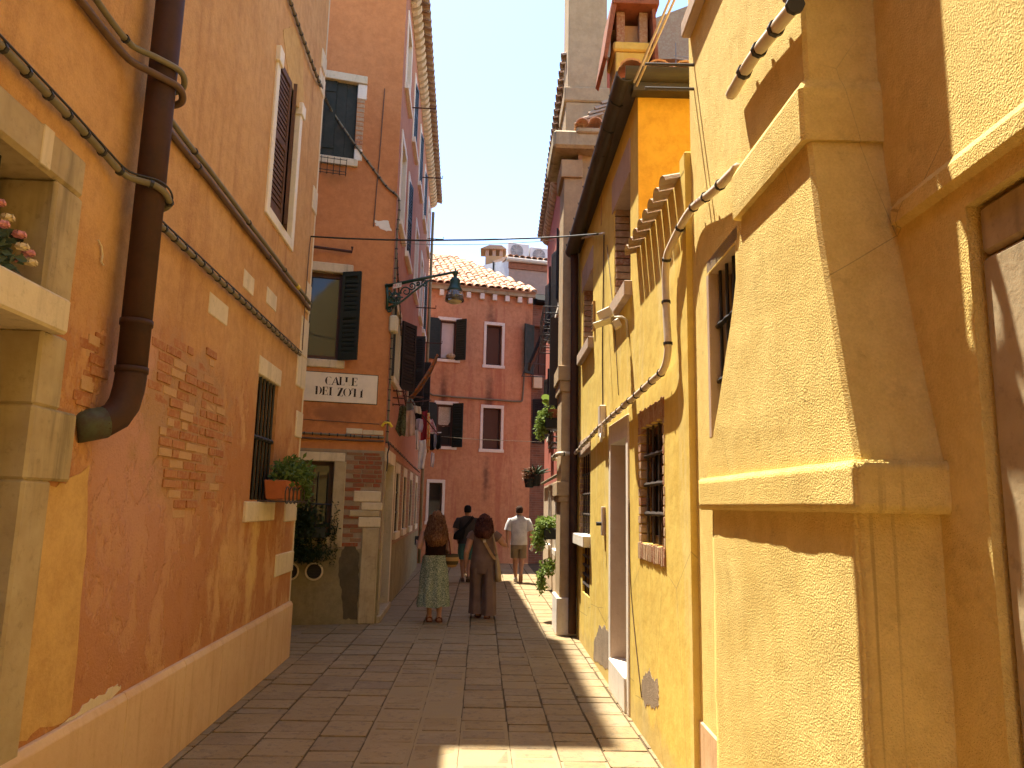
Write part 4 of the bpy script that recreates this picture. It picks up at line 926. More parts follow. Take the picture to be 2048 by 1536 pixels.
# windows of the upper floor: stone lintel and sill, brick reveals
for r in (rD1, rD2):
    w = window(WD, r, D, .23, M['wood'], M['dark'])
    wpart('lintel', WD, (r[0] - .02, r[1] + .10, r[3] - .004, r[3] + (.34 if r is rD1 else .30)), -.2, .012, M['jamb_d'], w, .006)
    wpart('sill', WD, (r[0] - .06, r[1] + .14, r[2] - .13, r[2] + .004), -.2, .07, M['jamb_d'], w, .006)
    n = int((r[3] - r[2]) / .075)
    for k in range(n):
        z = r[2] + .04 + k * .075
        brick(WD, r[1] - .02 + random.uniform(-.008, .006), z, .05, .064, -.01, .19, 'brick_d', w, .015)
        brick(WD, r[0] + .012, z, .05, .064, -.02, .19, 'brick_d', w, .015)
# barred window set in ragged brick
w = window(WD, rD3, D, .11, M['wood'], M['dark']); bars(WD, rD3, w, 4, 3, -.04, .011)
for k in range(13):
    z = rD3[2] - .0 + .035 + k * .072
    if z < rD3[3]:
        brick(WD, rD3[1] + .03 + random.uniform(-.012, .012), z, .10, .062, .004, .10, 'brick_d', w, .02)
        brick(WD, rD3[0] - .012 + random.uniform(-.01, .01), z, .05, .062, .003, .10, 'brick_d', w, .02)
for k in range(15):
    u = rD3[0] - .02 + k * .063
    brick(WD, u, rD3[3] + .075, .052, .15 + random.uniform(-.02, .02), .006, .11, 'brick_d', w, .03)
    brick(WD, u, rD3[2] - .065, .052, .13 + random.uniform(-.015, .015), .012, .11, 'brick_d', w, .03)
# stone doorway
mb = MB(); mb.wbox(WD, rDd[0] + .003, rDd[1] - .003, .30, rDd[3] - .003, -.33, -.29); dd = mb.build('door', M['shut_br'], D)
wpart('door_jamb', WD, (rDd[1] - .001, rDd[1] + .10, .0, rDd[3]), -.1, .014, M['istria_w'], dd, .006)
mb = MB(); mb.wbox(WD, rDd[1] - .012, rDd[1] - .002, .28, rDd[3], -.28, .010); mb.build('door_reveal', M['jamb_d'], dd)
wpart('door_jamb', WD, (rDd[0] - .10, rDd[0] + .001, .0, rDd[3]), -.28, .014, M['istria_w'], dd, .006)
wpart('door_lintel', WD, (rDd[0] - .10, rDd[1] + .10, rDd[3] + .001, rDd[3] + .20), -.28, .015, M['istria_w'], dd, .006)
wpart('threshold', WD, (rDd[0] - .0, rDd[1] + .0, 0, .29), -.28, .03, M['istria_w'], dd, .008)
# small barred window, sill, and cellar light
w = window(WD, rD4, D, .18, M['wood'], M['dark']); bars(WD, rD4, w, 5, 3, -.05, .01)
wpart('lintel', WD, (rD4[0] - .02, rD4[1] + .06, rD4[3] - .004, rD4[3] + .2), -.18, .012, M['jamb_d'], w); wpart('sill', WD, (rD4[0] - .03, rD4[1] + .06, rD4[2] - .13, rD4[2] + .004), -.18, .09, M['istria_w'], w, .008)
for k in range(14): brick(WD, rD4[1] - .015, rD4[2] + .04 + k * .074, .05, .064, -.004, .16, 'brick_d', w, .015)
w = window(WD, rD5, D, .1, M['wood'], M['glass'], mull=0); bars(WD, rD5, w, 2, 4, -.02, .014, M['grille'])
mb = MB(); mb.wbox(WD, 8.84, 8.95, 3.86, 4.22, 0, .03); mb.build('vent_grille', M['patch_a'], D)
for k in range(9): wpart('vent_slot', WD, (8.855, 8.935, 3.88 + k * .036, 3.895 + k * .036), .026, .033, M['dark'], D, 0)
mb = MB(); mb.wbox(WD, 8.30, 8.38, 5.0, 5.35, -.05, .006); mb.build('vent_grille', M['patch_a'], D)
# fallen plaster at the foot of the wall
for pts, m_ in (([(1187, 1318), (1188, 1285), (1196, 1262), (1198, 1250), (1204, 1258), (1209, 1250), (1214, 1262), (1220, 1258), (1221, 1290), (1220, 1345), (1205, 1330)], M['mortar']),
                ([(1284, 1395), (1283, 1370), (1288, 1352), (1296, 1345), (1299, 1336), (1303, 1352), (1308, 1360), (1315, 1357), (1317, 1376), (1318, 1410), (1310, 1420), (1300, 1408), (1292, 1416)], M['mortar'])):
    blotch(WD, pts, m_, D, 'bare_patch', .002)
# chimney of the yellow house: plastered stack, brick lantern, tile cap
cx0, cx1, cy0, cy1 = 1.33, 1.72, 8.0, 8.45
mb = MB(); mb.box((cx0, cy0, 5.3), (cx1, cy1, 7.00)); st = mb.build('chimney', M['plaster_d'], D, bevel=.01)
mb = MB(); mb.box((cx0 - .03, cy0 - .03, 7.001), (cx1 + .03, cy1 + .03, 7.12)); mb.build('chimney_collar', M['plaster_d'], st, bevel=.02)
for x in (cx0 + .01, cx1 - .11):
    for y in (cy0 + .0, cy1 - .1):
        mb = MB(); mb.box((x, y, 7.121), (x + .1, y + .1, 7.52)); mb.build('chimney_pillar', M['brick_d'], st, bevel=.006)
mb = MB(); mb.box((cx0 + .05, cy0 + .12, 7.121), (cx1 - .05, cy1 - .12, 7.42)); mb.build('chimney_core', M['brick_a'], st)
for sx in (-1, 1):
    mb = MB(); c = (cx0 + cx1) / 2
    if sx < 0: mb.hexa([(cx0 - .16, cy0 - .12, 6.86), (cx0 - .12, cy0 - .12, 6.82), (cx0 - .12, cy1 + .12, 6.82), (cx0 - .16, cy1 + .12, 6.86), (cx0 - .05, cy0 - .12, 7.64), (cx0 + .01, cy0 - .12, 7.62), (cx0 + .01, cy1 + .12, 7.62), (cx0 - .05, cy1 + .12, 7.64)])
    else: mb.hexa([(cx0 - .05, cy0 - .14, 7.53), (cx1 + .1, cy0 - .14, 7.53), (cx1 + .1, cy1 + .14, 7.53), (cx0 - .05, cy1 + .14, 7.53), (cx0 - .05, cy0 - .14, 7.63), (cx1 + .1, cy0 - .14, 7.63), (cx1 + .1, cy1 + .14, 7.63), (cx0 - .05, cy1 + .14, 7.63)])
    mb.build('chimney_cap', M['tile_red'], st, bevel=.006)
mb = MB(); mb.hexa([(cx1 + .06, cy0 - .1, 6.7), (cx1 + .1, cy0 - .1, 6.7), (cx1 + .1, cy1 + .1, 6.7), (cx1 + .06, cy1 + .1, 6.7), (cx1 + .02, cy0 - .1, 7.5), (cx1 + .06, cy0 - .1, 7.5), (cx1 + .06, cy1 + .1, 7.5), (cx1 + .02, cy1 + .1, 7.5)]); mb.build('chimney_cap', M['tile_red'], st)

# ================================================================ tan pilaster and its house
E_ = thing('tan_house', 'tan plastered house with tall pilaster chimney beyond the yellow house', 'house', (1.6, 11, 0))
def pbox(nm, x0, y0, y1, z0, z1, mat, bev=.008, x1=1.26):
    mb = MB(); mb.box((x0, y0, z0), (x1, y1, z1)); return mb.build(nm, mat, E_, bevel=bev)
pbox('pilaster', .985, 10.62, 11.28, .0, 6.9, M['plaster_tan'])
pbox('pilaster_foot', .945, 10.58, 11.32, .0, .50, M['istria_w'], .01)
pbox('pilaster_band', .93, 10.57, 11.33, 1.88, 2.08, M['plaster_tan']); pbox('pilaster_band', .955, 10.59, 11.31, 1.80, 1.879, M['plaster_tan'])
pbox('pilaster_band', .93, 10.57, 11.33, 3.52, 3.74, M['plaster_tan']); pbox('pilaster_band', .955, 10.59, 11.31, 3.36, 3.519, M['plaster_tan'])
pbox('pilaster_cap', .94, 10.58, 11.32, 6.62, 6.9, M['plaster_tan'])
mb = MB(); mb.box((1.262, 10.7, 0), (5, 11.29, 7.25)); mb.build('wall', M['plaster_tan'], E_)
mb = MB(); mb.box((1.20, 10.66, 6.2), (1.262, 10.72, 7.5)); mb.build('wall_edge', M['plaster_i'], E_)
mb = MB(); mb.box((.80, 10.42, 7.02), (1.5, 11.7, 7.30)); mb.build('eave_slab', M['istria_d'], E_, bevel=.04)
for k in range(2): piece('eave_tile', tile, E_, (1.22 + k * .2, 10.30 + k * .05, 7.33 + k * .05), (0, math.radians(-8), PI / 2), (1.3, .9, 1.0))
mb = MB(); mb.box((1.14, 10.38, 7.24), (1.5, 10.7, 7.325)); mb.build('eave_stone', M['istria_d'], E_, bevel=.02)
for k in range(5): piece('roof_tile', tlm, E_, (1.35 + k * .10, 10.5, 7.45 + k * .09), (0, -.3, 0), (.8, .7, .8))
mb = MB(); mb.box((1.03, 10.9, 7.2), (1.70, 11.75, 8.02)); mb.build('chimney_base', M['plaster_tan'], E_, bevel=.01)
mb = MB(); mb.box((1.0, 10.87, 8.021), (1.74, 11.8, 8.27)); mb.build('chimney_collar', M['plaster_tan'], E_, bevel=.02)
mb = MB(); mb.box((1.06, 10.93, 8.271), (1.68, 11.7, 12.5)); mb.build('chimney', M['plaster_tan'], E_, bevel=.01)

# ================================================================ red house beyond
Fh = thing('red_house', 'red plaster house with black shutters beyond the tan pilaster', 'house', WF.P(4, 0))
zF = 9.0
f_h = [(u, u + .9, z, z + 1.45, .15) for z in (3.35, 5.75) for u in (.7, 3.2, 5.6)] + [(u, u + .7, .9, 2.1, .15) for u in (1.3, 3.4, 5.6)]
mb = MB(); panel(mb, WF, 0, WF.L, 0, zF, f_h); shell(mb, WF, 0, WF.L, 0, zF, 5); mb.build('wall', M['plaster_f'], Fh)
for h in f_h:
    w = window(WF, h, Fh, .14, M['wood'], M['glass']); surround(WF, h, w, M['istria_w'], .12, .1, .08, .015, .06)
    if h[2] > 3: shutter(WF, h[1], .40, h[2], h[3], 165, w, M['black'], .03, False, .06); shutter(WF, h[0], .34, h[2], h[3], 96 if (h[0] < 1 and h[2] < 4) else 168, w, M['black'], .03, True, .04)
mb = MB(); pA = WF.P(-.1, zF, .20); pB = WF.P(WF.L + .1, zF, .20)
mb.prism([pA, WF.P(-.1, zF + .1, .20), WF.P(-.1, zF + 1.5, -3), WF.P(-.1, zF, -3)], pB - pA); mb.build('roof', M['tile_old'], Fh)
for i in range(34):
    u = i * .25; piece('eave_bracket', evm, Fh, WF.P(u + .12, zF - .18, .02), (0, 0, WF.ang() + PI / 2), (.8, 1, 1)); piece('eave_tile', tlm, Fh, WF.P(u, zF + .05, .14), (0, math.radians(16), WF.ang() + PI / 2))
mb = MB(); mb.tube([WF.P(u, 2.32, .06) for u in (0, 3, 6, 8.4)], .035, 8); mb.build('conduit', M['cable'], Fh)
def cage(W, u0, u1, z0, z1, o, nm, label, mat):
    mb = MB()
    for z in (z0, (z0 + z1) / 2, z1): mb.tube([W.P(u0, z, 0), W.P(u0, z, o), W.P(u1, z, o), W.P(u1, z, 0)], .012, 5)
    n = 5
    for i in range(n + 1): u = u0 + (u1 - u0) * i / n; mb.tube([W.P(u, z0, 0), W.P(u, z0, o), W.P(u, z1, o)], .008, 5)
    return tag(mb.build(nm, mat), label, 'rack', 'iron window racks')
cage(WF, 3.0, 4.3, 5.35, 5.62, .36, 'window_rack', 'upper iron flower rack under the red house windows', M['grille'])
cage(WF, 3.0, 4.3, 4.95, 5.22, .36, 'window_rack', 'iron rack just below the upper flower rack on the red house', M['grille'])
cage(WF, .8, 1.9, 2.75, 2.95, .30, 'window_rack', 'low iron rack beneath the potted plants on the red house', M['grille'])
mb = MB(); mb.prism([WF.P(5.6, 6.3, .05), WF.P(5.6, 5.0, .55), WF.P(5.6, 4.97, .5), WF.P(5.6, 6.2, .0)], WF.t * 1.0); tag(mb.build('awning', M['black']), 'dark tilted awning panel high on the red house', 'awning')

# ================================================================ pale yellow house with hooded chimney, near right
G = thing('pale_yellow_house', 'pale yellow roughcast house with a big hooded chimney breast, near right', 'house', (2, 2.5, 0))
rG1 = (3.70, 4.22, 2.13, 3.10); rG2 = (2.7, 3.7, 5.1, 6.6)
rGd = (.40, 1.78, -.02, 2.50)
mb = MB(); panel(mb, WG, -26, 4.599, 0, 9.0, [(*rG1, .18), (3.95, 4.5, 4.95, 6.3, .15), (*rGd, .3)]); shell(mb, WG, -26, 4.599, 0, 9.0, 8); mb.build('wall', M['plaster_g'], G)
w = window(WG, rG1, G, .16, M['wood'], M['dark'], mull=0); bars(WG, rG1, w, 4, 2, -.05, .01, M['black'])
wpart('lintel', WG, (rG1[0] - .05, rG1[1] + .05, rG1[3], rG1[3] + .09), -.15, .0, M['jamb_d'], w, .012)
wpart('jamb', WG, (rG1[1], rG1[1] + .05, rG1[2], rG1[3]), -.15, .002, M['jamb_d'], w, .006)
w = window(WG, (3.95, 4.5, 4.95, 6.3), G, .12, M['istria_w'], M['plaster_w'], mull=0); wpart('sill', WG, (3.85, 4.56, 4.84, 4.95), -.1, .06, M['jamb_d'], w, .01)
# chimney breast
def ring4(x, y0, y1, z, r=.0): return [(x, y0, z), (x, y1, z), (1.275, y1, z), (1.275, y0, z)]
def rough(lo, hi, nm, parent, bev=.012, amp=.006, cell=.09):
    lo, hi = Vector(lo), Vector(hi); bm = bmesh.new(); d = hi - lo
    n = [max(1, int(d[i] / cell)) for i in range(3)]; mb = MB()
    def face(o, a, b, na, nb):
        for i in range(na):
            for j in range(nb): mb.quad(o + a * (i / na) + b * (j / nb), o + a * ((i + 1) / na) + b * (j / nb), o + a * ((i + 1) / na) + b * ((j + 1) / nb), o + a * (i / na) + b * ((j + 1) / nb))
    X, Y, Z = Vector((d.x, 0, 0)), Vector((0, d.y, 0)), Vector((0, 0, d.z))
    face(lo, Y, Z, n[1], n[2]); face(lo + X, Y, Z, n[1], n[2]); face(lo, X, Z, n[0], n[2]); face(lo + Y, X, Z, n[0], n[2]); face(lo, X, Y, n[0], n[1]); face(lo + Z, X, Y, n[0], n[1])
    o = mb.build(nm, M['plaster_g'], parent); me = o.data; bm.from_mesh(me); bmesh.ops.remove_doubles(bm, verts=bm.verts, dist=.0005); bmesh.ops.recalc_face_normals(bm, faces=bm.faces)
    sharp = [e for e in bm.edges if len(e.link_faces) == 2 and e.calc_face_angle() > .8]
    bmesh.ops.bevel(bm, geom=sharp, offset=bev, segments=3, affect='EDGES', clamp_overlap=True)
    org = ORG[o.name]
    for v in bm.verts:
        w_ = v.co + org; q = mnoise.noise_vector(w_ * 5.0) * amp + mnoise.noise_vector(w_ * 19.0) * amp * .35; v.co += Vector((q.x, q.y, q.z * .6))
    bm.to_mesh(me); bm.free()
    for p_ in me.polygons: p_.use_smooth = True
    return o
br = rough((.968, 1.985, -.02), (1.30, 3.30, 1.78), 'chimney_breast', G, .010, .006, .045)
rough((.942, 1.93, 1.724), (1.30, 3.405, 1.862), 'mantel_band', br, .007, .003, .025)
def sweep(levels, nm):
    mb = MB(); mb.loft([[(x + .012, y0, z), (x, y0 + .012, z), (x, y1 - .012, z), (x + .012, y1, z), (1.272, y1, z), (1.272, y0, z)] for x, y0, y1, z in levels]); mb.v = [v + mnoise.noise_vector(v * 4.0) * .005 for v in mb.v]; return mb.build(nm, M['plaster_g'], br, smooth=False)
lv = []
for i in range(11):
    t = i / 10; e = 1 - (1 - t) ** 1.25
    lv.append((.962 - .0 * t, 1.955 + (2.165 - 1.955) * e, 3.36 + (2.80 - 3.36) * e, 1.863 + (2.868 - 1.863) * t))
sweep(lv, 'chimney_hood')
sweep([(.938, 2.152, 2.83, 2.869), (.936, 2.15, 2.83, 2.9), (.936, 2.15, 2.83, 3.04), (.955, 2.162, 2.81, 3.075)], 'chimney_collar')
sweep([(.965, 2.168, 2.79, 3.076 + i * .2) for i in range(30)], 'chimney_stack')
# string course and door surround by the right edge
mb = MB(); mb.hexa([WG.P(-5, 2.56, 0), WG.P(2.10, 2.56, 0), WG.P(2.10, 2.575, .022), WG.P(-5, 2.575, .022), WG.P(-5, 2.65, 0), WG.P(2.10, 2.65, 0), WG.P(2.10, 2.62, .022), WG.P(-5, 2.62, .022)]); mb.build('string_course', M['plaster_g'], G)
wpart('door_jamb', WG, (1.56, 1.772, 0, 2.36), -.29, -.025, M['istria_d'], G, .012); wpart('door_lintel', WG, (.41, 1.772, 2.368, 2.492), -.29, -.025, M['istria_d'], G, .012)
mb = MB(); mb.wbox(WG, .41, 1.60, 0, 2.38, -.31, -.27); mb.build('door', M['shut_br'], G)
wpart('foot_stone', WG, (4.10, 4.598, 0, .52), -.05, .012, M['plinth'], G, .008)
wpart('wall_stone', WG, (4.05, 4.22, 1.40, 1.47), -.05, .008, M['istria_w'], G, .006)
# conduit along both yellow houses
cp = wp(WG, [(1475, 335), (1420, 388), (1375, 428)], .06) + [WD.P(4.83, 3.44, .06), WD.P(4.90, 3.36, .06), WD.P(4.92, 3.25, .06), WD.P(4.90, 3.0, .06), WD.P(4.87, 2.80, .06), WD.P(4.92, 2.70, .06), WD.P(5.05, 2.655, .06), WD.P(6.3, 2.63, .055), WD.P(7.9, 2.60, .05), WD.P(9.3, 2.53, .05), WD.P(10.5, 2.47, .05)]
run('wall_conduit', 'beige conduit bending along the sunlit yellow walls with dark straps', cp, .026, M['conduit'], M['clip'], .30)
run('wall_conduit', 'beige conduit wrapping round the tan pilaster', [(1.2, 10.5, 2.47), (1.1, 10.56, 2.47), (.95, 10.57, 2.47), (.925, 10.9, 2.46), (.93, 11.3, 2.45), (1.1, 11.35, 2.44)], .03, M['conduit'], M['clip'], .2)
cu = [on_x(x, y, .925) for x, y in ((1462, 187), (1500, 122), (1545, 62), (1590, 8))] + [Vector((.935, 2.17, 3.62)), Vector((.96, 2.14, 3.64))]
run('wall_conduit', 'white conduit slanting up the hooded chimney stack, top right', cu[:4], .024, M['conduit'], M['clip'], .16)
for k in range(4):
    o = k * .012; pth = [on_x(1575, 30, .915) + Vector((0, 0, .05 + o)), Vector((.915, 2.22, 3.50 + o)), Vector((.93, 2.14, 3.50 + o)), Vector((1.0, 2.13 - o, 3.47)), Vector((1.08, 2.13 - o, 3.43)), Vector((1.16, 2.10 - o, 3.42 + o * 2)), Vector((1.22, 2.02 - o * 2, 3.48 + o * 3)), Vector((1.235, 1.85, 3.62 + o * 3)), Vector((1.24, 1.4, 3.8 + o * 3))]
    run('wall_cable', ['thick dark cable looping round the chimney stack at the top edge', 'second dark cable of the bundle round the chimney stack', 'third dark cable of the bundle round the chimney stack', 'topmost thin cable of the bundle round the chimney stack'][k], pth, .013 if k < 2 else .008, M['clip'] if k % 2 else M['cable_b'], M['clip'] if k == 0 else None, .12, 'cables round the chimney stack')
# thin wires on the yellow wall
run('wall_wire', 'thin dark wire dropping down the sunlit yellow wall left of the floodlight', wp(WD, [(1208, 470), (1207, 560), (1205, 700), (1206, 830)], .012), .008, M['cable_b'])
run('wall_wire', 'hair-thin wire slanting down the sunlit yellow wall behind the floodlight', wp(WD, [(1214, 490), (1228, 640), (1237, 790)], .01), .004, M['cable_b'])
run('wall_wire', 'thin wire crossing the lower yellow wall from the doorway', wp(WD, [(1258, 1000), (1262, 1180), (1283, 1395)], .006), .004, M['cable_b'])
jb = thing('junction_box', 'white junction box where the conduit forks on the yellow wall', 'box', WD.P(8.02, 2.5)); mb = MB(); mb.wbox(WD, 7.96, 8.10, 2.48, 2.82, .0, .07); mb.build('case', M['conduit'], jb, bevel=.01)
mb = MB(); mb.tube([WD.P(7.95, 2.50, .06), WD.P(7.85, 2.42, .07), WD.P(7.76, 2.50, .07), WD.P(7.78, 2.62, .07)], .014, 7); mb.build('loop', M['conduit'], jb)
db = thing('doorbell_box', 'small grey box with a round handle beside the yellow house door', 'doorbell', WD.P(8.05, 1.45)); mb = MB(); mb.wbox(WD, 7.99, 8.10, 1.44, 1.74, 0, .035); mb.build('case', M['jamb_d'], db, bevel=.006)
mb = MB(); mb.tube([WD.P(8.05, 1.56, .03), WD.P(8.05, 1.56, .09)], .02, 8); mb.build('knob', M['black'], db)
# ================================================================ street lamp on the corner
yl = 11.30; lx0 = -1.58
def lp(px, py): return on_y(px, py, yl)
lt = lp(911, 540); l0 = lp(773, 573)
SL = thing('street_lamp', 'green iron street lamp bracket with bell lantern on the terracotta corner', 'street lamp', l0)
mb = MB(); mb.tube([l0 + Vector((-.02, 0, 0)), lp(845, 557), lt + Vector((0, 0, -.03))], [.028, .024, .02], 10); mb.build('arm', M['lampgreen'], SL, smooth=True)
mb = MB(); mb.tube([lp(774, 568), lp(775, 595), lp(774, 618)], .022, 8); mb.build('wall_plate', M['lampgreen'], SL, smooth=True)
mb = MB(); mb.tube([lp(776, 615), lp(790, 611), lp(806, 601), lp(825, 585), lp(845, 570), lp(860, 560)], [.018, .018, .017, .016, .015, .012], 8); mb.build('brace', M['lampgreen'], SL, smooth=True)
def scroll(c, r, turns, a0, s=1):
    pts = []
    for i in range(22):
        t = i / 21; a = a0 + s * turns * 2 * PI * t; rr_ = r * (1 - .78 * t); pts.append(c + Vector((rr_ * math.cos(a), 0, rr_ * math.sin(a))))
    mb = MB(); mb.tube(pts, [.013 - .005 * i / 21 for i in range(22)], 6); mb.build('scroll', M['lampgreen'], SL, smooth=True)
for (px, py, r, a0, s) in ((790, 594, .135, 2.2, 1), (790, 594, .10, 5.0, -1), (812, 583, .085, 3.6, -1), (824, 572, .062, 3.8, 1), (850, 567, .055, 1.6, 1), (778, 620, .04, 1.5, -1), (836, 567, .035, 4.0, 1)): scroll(lp(px, py), r, 1.35, a0, s)
for k in range(8):
    a = k * PI / 4; mb = MB(); c = lp(790, 594); mb.tube([c + Vector((.04 * math.cos(a), 0, .04 * math.sin(a))), c + Vector((.125 * math.cos(a), .01, .125 * math.sin(a)))], [.02, .008], 6); mb.build('petal', M['lampgreen'], SL)
# lantern: finial, bell cowl, clear shade
lc = Vector((lt.x, lt.y, 0)); zt_ = lp(911, 537).z; zb = lp(911, 606).z; hh = zt_ - zb
mb = MB(); mb.lathe(lc + Vector((0, 0, zb)), [(.0, hh * 1.02), (.012, hh * .99), (.012, hh * .93), (.045, hh * .91), (.05, hh * .87), (.03, hh * .80), (.028, hh * .74), (.06, hh * .71), (.082, hh * .66), (.078, hh * .58), (.085, hh * .50), (.105, hh * .42), (.125, hh * .36), (.12, hh * .34), (.0, hh * .34)][::-1], 20); mb.build('cowl', M['lampgreen'], SL, smooth=True)
gk = NT('lamp_glass', .08, .5); gk.b.inputs['Transmission Weight'].default_value = .85; M['lamp_glass'] = gk.out((.8, .72, .66))
mb = MB(); mb.loft([[lc + Vector((r * math.cos(2 * PI * k / 20), r * math.sin(2 * PI * k / 20), zb + z)) for k in range(20)] for r, z in ((.115, hh * .35), (.138, hh * .22), (.148, hh * .05), (.143, hh * .05), (.132, hh * .22), (.11, hh * .345))], False); mb.build('shade', M['lamp_glass'], SL, smooth=True)
mb = MB(); mb.lathe(lc + Vector((0, 0, zb)), [(.0, -.01), (.09, .0), (.115, .02), (.11, .035), (.05, .05), (.045, hh * .33)], 18); mb.build('diffuser', M['plastic_w'], SL, smooth=True)
pl_w = plain('lamp_number_white', (.70, .62, .52), .6, .3, 0, .1, 20); pl_r = plain('lamp_number_red', (.55, .06, .05), .6, .3, 0, .1, 30)
pa = lp(787, 573); pb = lp(804, 569.5); dv = (pb - pa); zz = Vector((0, 0, 1))
mb = MB(); f0 = Vector((0, -.05, 0)); mb.prism([pa + f0 - zz * .05, pb + f0 - zz * .05, pb + f0 + zz * .02, pa + f0 + zz * .02], (0, -.006, 0)); npl = mb.build('number_plate', pl_w, SL)
f1 = Vector((0, -.0565, 0))
def rq(m, x0, x1, z0, z1): m.poly([pa + f1 + dv * x0 + zz * z0, pa + f1 + dv * x1 + zz * z0, pa + f1 + dv * x1 + zz * z1, pa + f1 + dv * x0 + zz * z1])
mb = MB(); rq(mb, .04, .08, -.035, .008); rq(mb, .08, .13, .001, .008); rq(mb, .08, .12, -.016, -.010); rq(mb, .08, .13, -.035, -.029)
rq(mb, .18, .22, -.035, .008); rq(mb, .26, .30, -.03, .004); rq(mb, .34, .38, -.035, .008); rq(mb, .22, .34, -.001, .008); mb.build('red_mark', pl_r, npl)
mb = MB(); rq(mb, .45, .47, -.038, .01)
rq(mb, .53, .56, -.03, .005); rq(mb, .56, .64, .002, .008); rq(mb, .56, .64, -.035, -.029)
rq(mb, .70, .80, .002, .008); rq(mb, .77, .80, -.013, .002); rq(mb, .70, .80, -.017, -.012); rq(mb, .70, .73, -.03, -.017); rq(mb, .70, .80, -.035, -.029); rq(mb, .84, .94, .002, .008); rq(mb, .90, .93, -.035, .002); mb.build('dark_mark', ink, npl)
# utility box and ties on the corner
ub = thing('utility_box', 'yellowish plastic box on the terracotta corner below the street lamp', 'box', lp(782, 665)); a = lp(777, 664); mb = MB(); mb.box((a.x, yl - .02, a.z), (a.x + .13, yl + .16, lp(777, 630).z)); mb.build('case', M['plastic_w'], ub, bevel=.025)
run('wall_cable', 'ladder-like pair of cables slanting down the lane side of the terracotta house', [WBS.P(.1, 5.75, .02), WBS.P(1.9, 4.6, .02), WBS.P(3.6, 3.7, .02)], .014, M['cable_b'], M['clip'], .14)
run('wall_cable', 'cable sagging along the lane side of the terracotta house above the bricks', [WBS.P(0, 2.66, .03), WBS.P(3, 2.63, .03), WBS.P(6, 2.6, .03), WBS.P(9, 2.58, .03)], .014, M['cable_b'], M['clip'], .5)
run('wall_cable', 'short curled cable hanging at the corner of the terracotta house above the lane door', [WBS.P(-.02, 2.66, .04), WBS.P(-.03, 2.56, .07), WBS.P(.0, 2.46, .05), WBS.P(-.04, 2.34, .06), WBS.P(-.02, 2.2, .05)], .011, M['clip'])

# ================================================================ overhead wires
pw = WA.P(8.55, WA.q(606, 455)[1], .03)
wr = [pw] + slack(pw, WD.P(*WD.q(1208, 468), .03), .06, 14)[1:]
run('overhead_wire', 'barbed-looking cable strung across the lane from the orange house to the yellow wall', wr, .010, M['clip'])
run('overhead_wire', 'thin faint wire strung across the lane below the twisted cable', slack(on_y(800, 487, 12), on_y(1110, 480, 14), .05, 10), .005, M['cable'])
run('wall_cable', 'twisted twine knotted along the overhead wire where it meets the yellow wall', [WD.P(*WD.q(x, y, .05), .05) for x, y in ((1208, 467), (1190, 470), (1172, 474), (1160, 478))], .014, M['conduit'])
run('wall_cable', 'thin cable dropping down the orange house corner from the overhead wire', [pw, WA.P(8.56, 4.6, .02), WA.P(8.54, 3.9, .02), WA.P(8.55, 3.45, .02)], .006, M['cable_b'])
run('overhead_wire', 'far thin wire crossing the faded orange house at window height', [on_y(880, 873, 20), on_y(960, 879, 20.3), on_y(1084, 884, 20.6)], .006, M['cable'])
for k, (a, b, lab) in enumerate((((1268, 165), (1352, -30), 'left one of two pale cables rising steeply from the yellow house gutter'), ((1273, 172), (1362, -30), 'right one of two pale cables rising steeply from the yellow house gutter'))):
    run('overhead_cable', lab, [on_y(*a, uj - .25), on_y(*b, 5.2)], .011, M['conduit'])
ant = thing('aerial', 'thin roof aerial above the yellow house gutter', 'aerial', on_y(1352, 130, 9)); mb = MB(); a = on_y(1352, 128, 9); mb.tube([a, a + Vector((0, 0, .3))], .008, 5); mb.build('mast', M['ac_dark'], ant)
mb = MB(); mb.tube([a + Vector((-.05, 0, .08)), a + Vector((.25, 0, .05))], .007, 5); mb.tube([a + Vector((-.03, 0, .12)), a + Vector((.2, 0, .1))], .005, 5); mb.build('boom', M['ac_dark'], ant)
# bracket rods on the pale yellow house
for px, py, l in ((1388, 130, .35), (1388, 178, .42)):
    u, z = WG.q(px, py); mb = MB(); mb.tube([WG.P(u, z, 0), WG.P(u, z, .32)], .010, 6); mb.build('iron_rod', M['grille'], G)

# ================================================================ floodlight
fl = WD.P(6.62, 3.40, .0)
FLt = thing('floodlight', 'cream floodlight with motion sensor on a bracket on the sunlit yellow wall', 'floodlight', fl)
Wf = WD
mb = MB(); mb.tube([WD.P(6.62, 3.26, .012), WD.P(6.62, 3.42, .02), WD.P(6.63, 3.45, .06), WD.P(6.66, 3.45, .15)], .012, 8); mb.build('bracket', M['plastic_w'], FLt, smooth=True)
def obox(nm, c, ax, ay, az, sx, sy, sz, mat, bev=.006):
    mb = MB(); ax = Vector(ax).normalized(); az = Vector(az).normalized(); ay = az.cross(ax).normalized(); az = ax.cross(ay); c = Vector(c)
    mb.hexa([c + ax * a * sx + ay * b * sy + az * d * sz for d in (-.5, .5) for a, b in ((-.5, -.5), (.5, -.5), (.5, .5), (-.5, .5))]); return mb.build(nm, mat, FLt, bevel=bev)
obox('lamp_head', WD.P(6.68, 3.475, .20), (-1, .35, -.45), (0, 1, 0), (-.4, .1, 1), .13, .15, .09, M['plastic_w'])
obox('lamp_visor', WD.P(6.68, 3.40, .23), (-1, .25, -.35), (0, 1, 0), (-.3, .1, 1), .17, .18, .012, M['plastic_w'], .003)
obox('sensor', WD.P(6.63, 3.38, .11), (-1, .1, -.6), (0, 1, 0), (-.5, 0, 1), .07, .09, .08, M['plastic_w'])

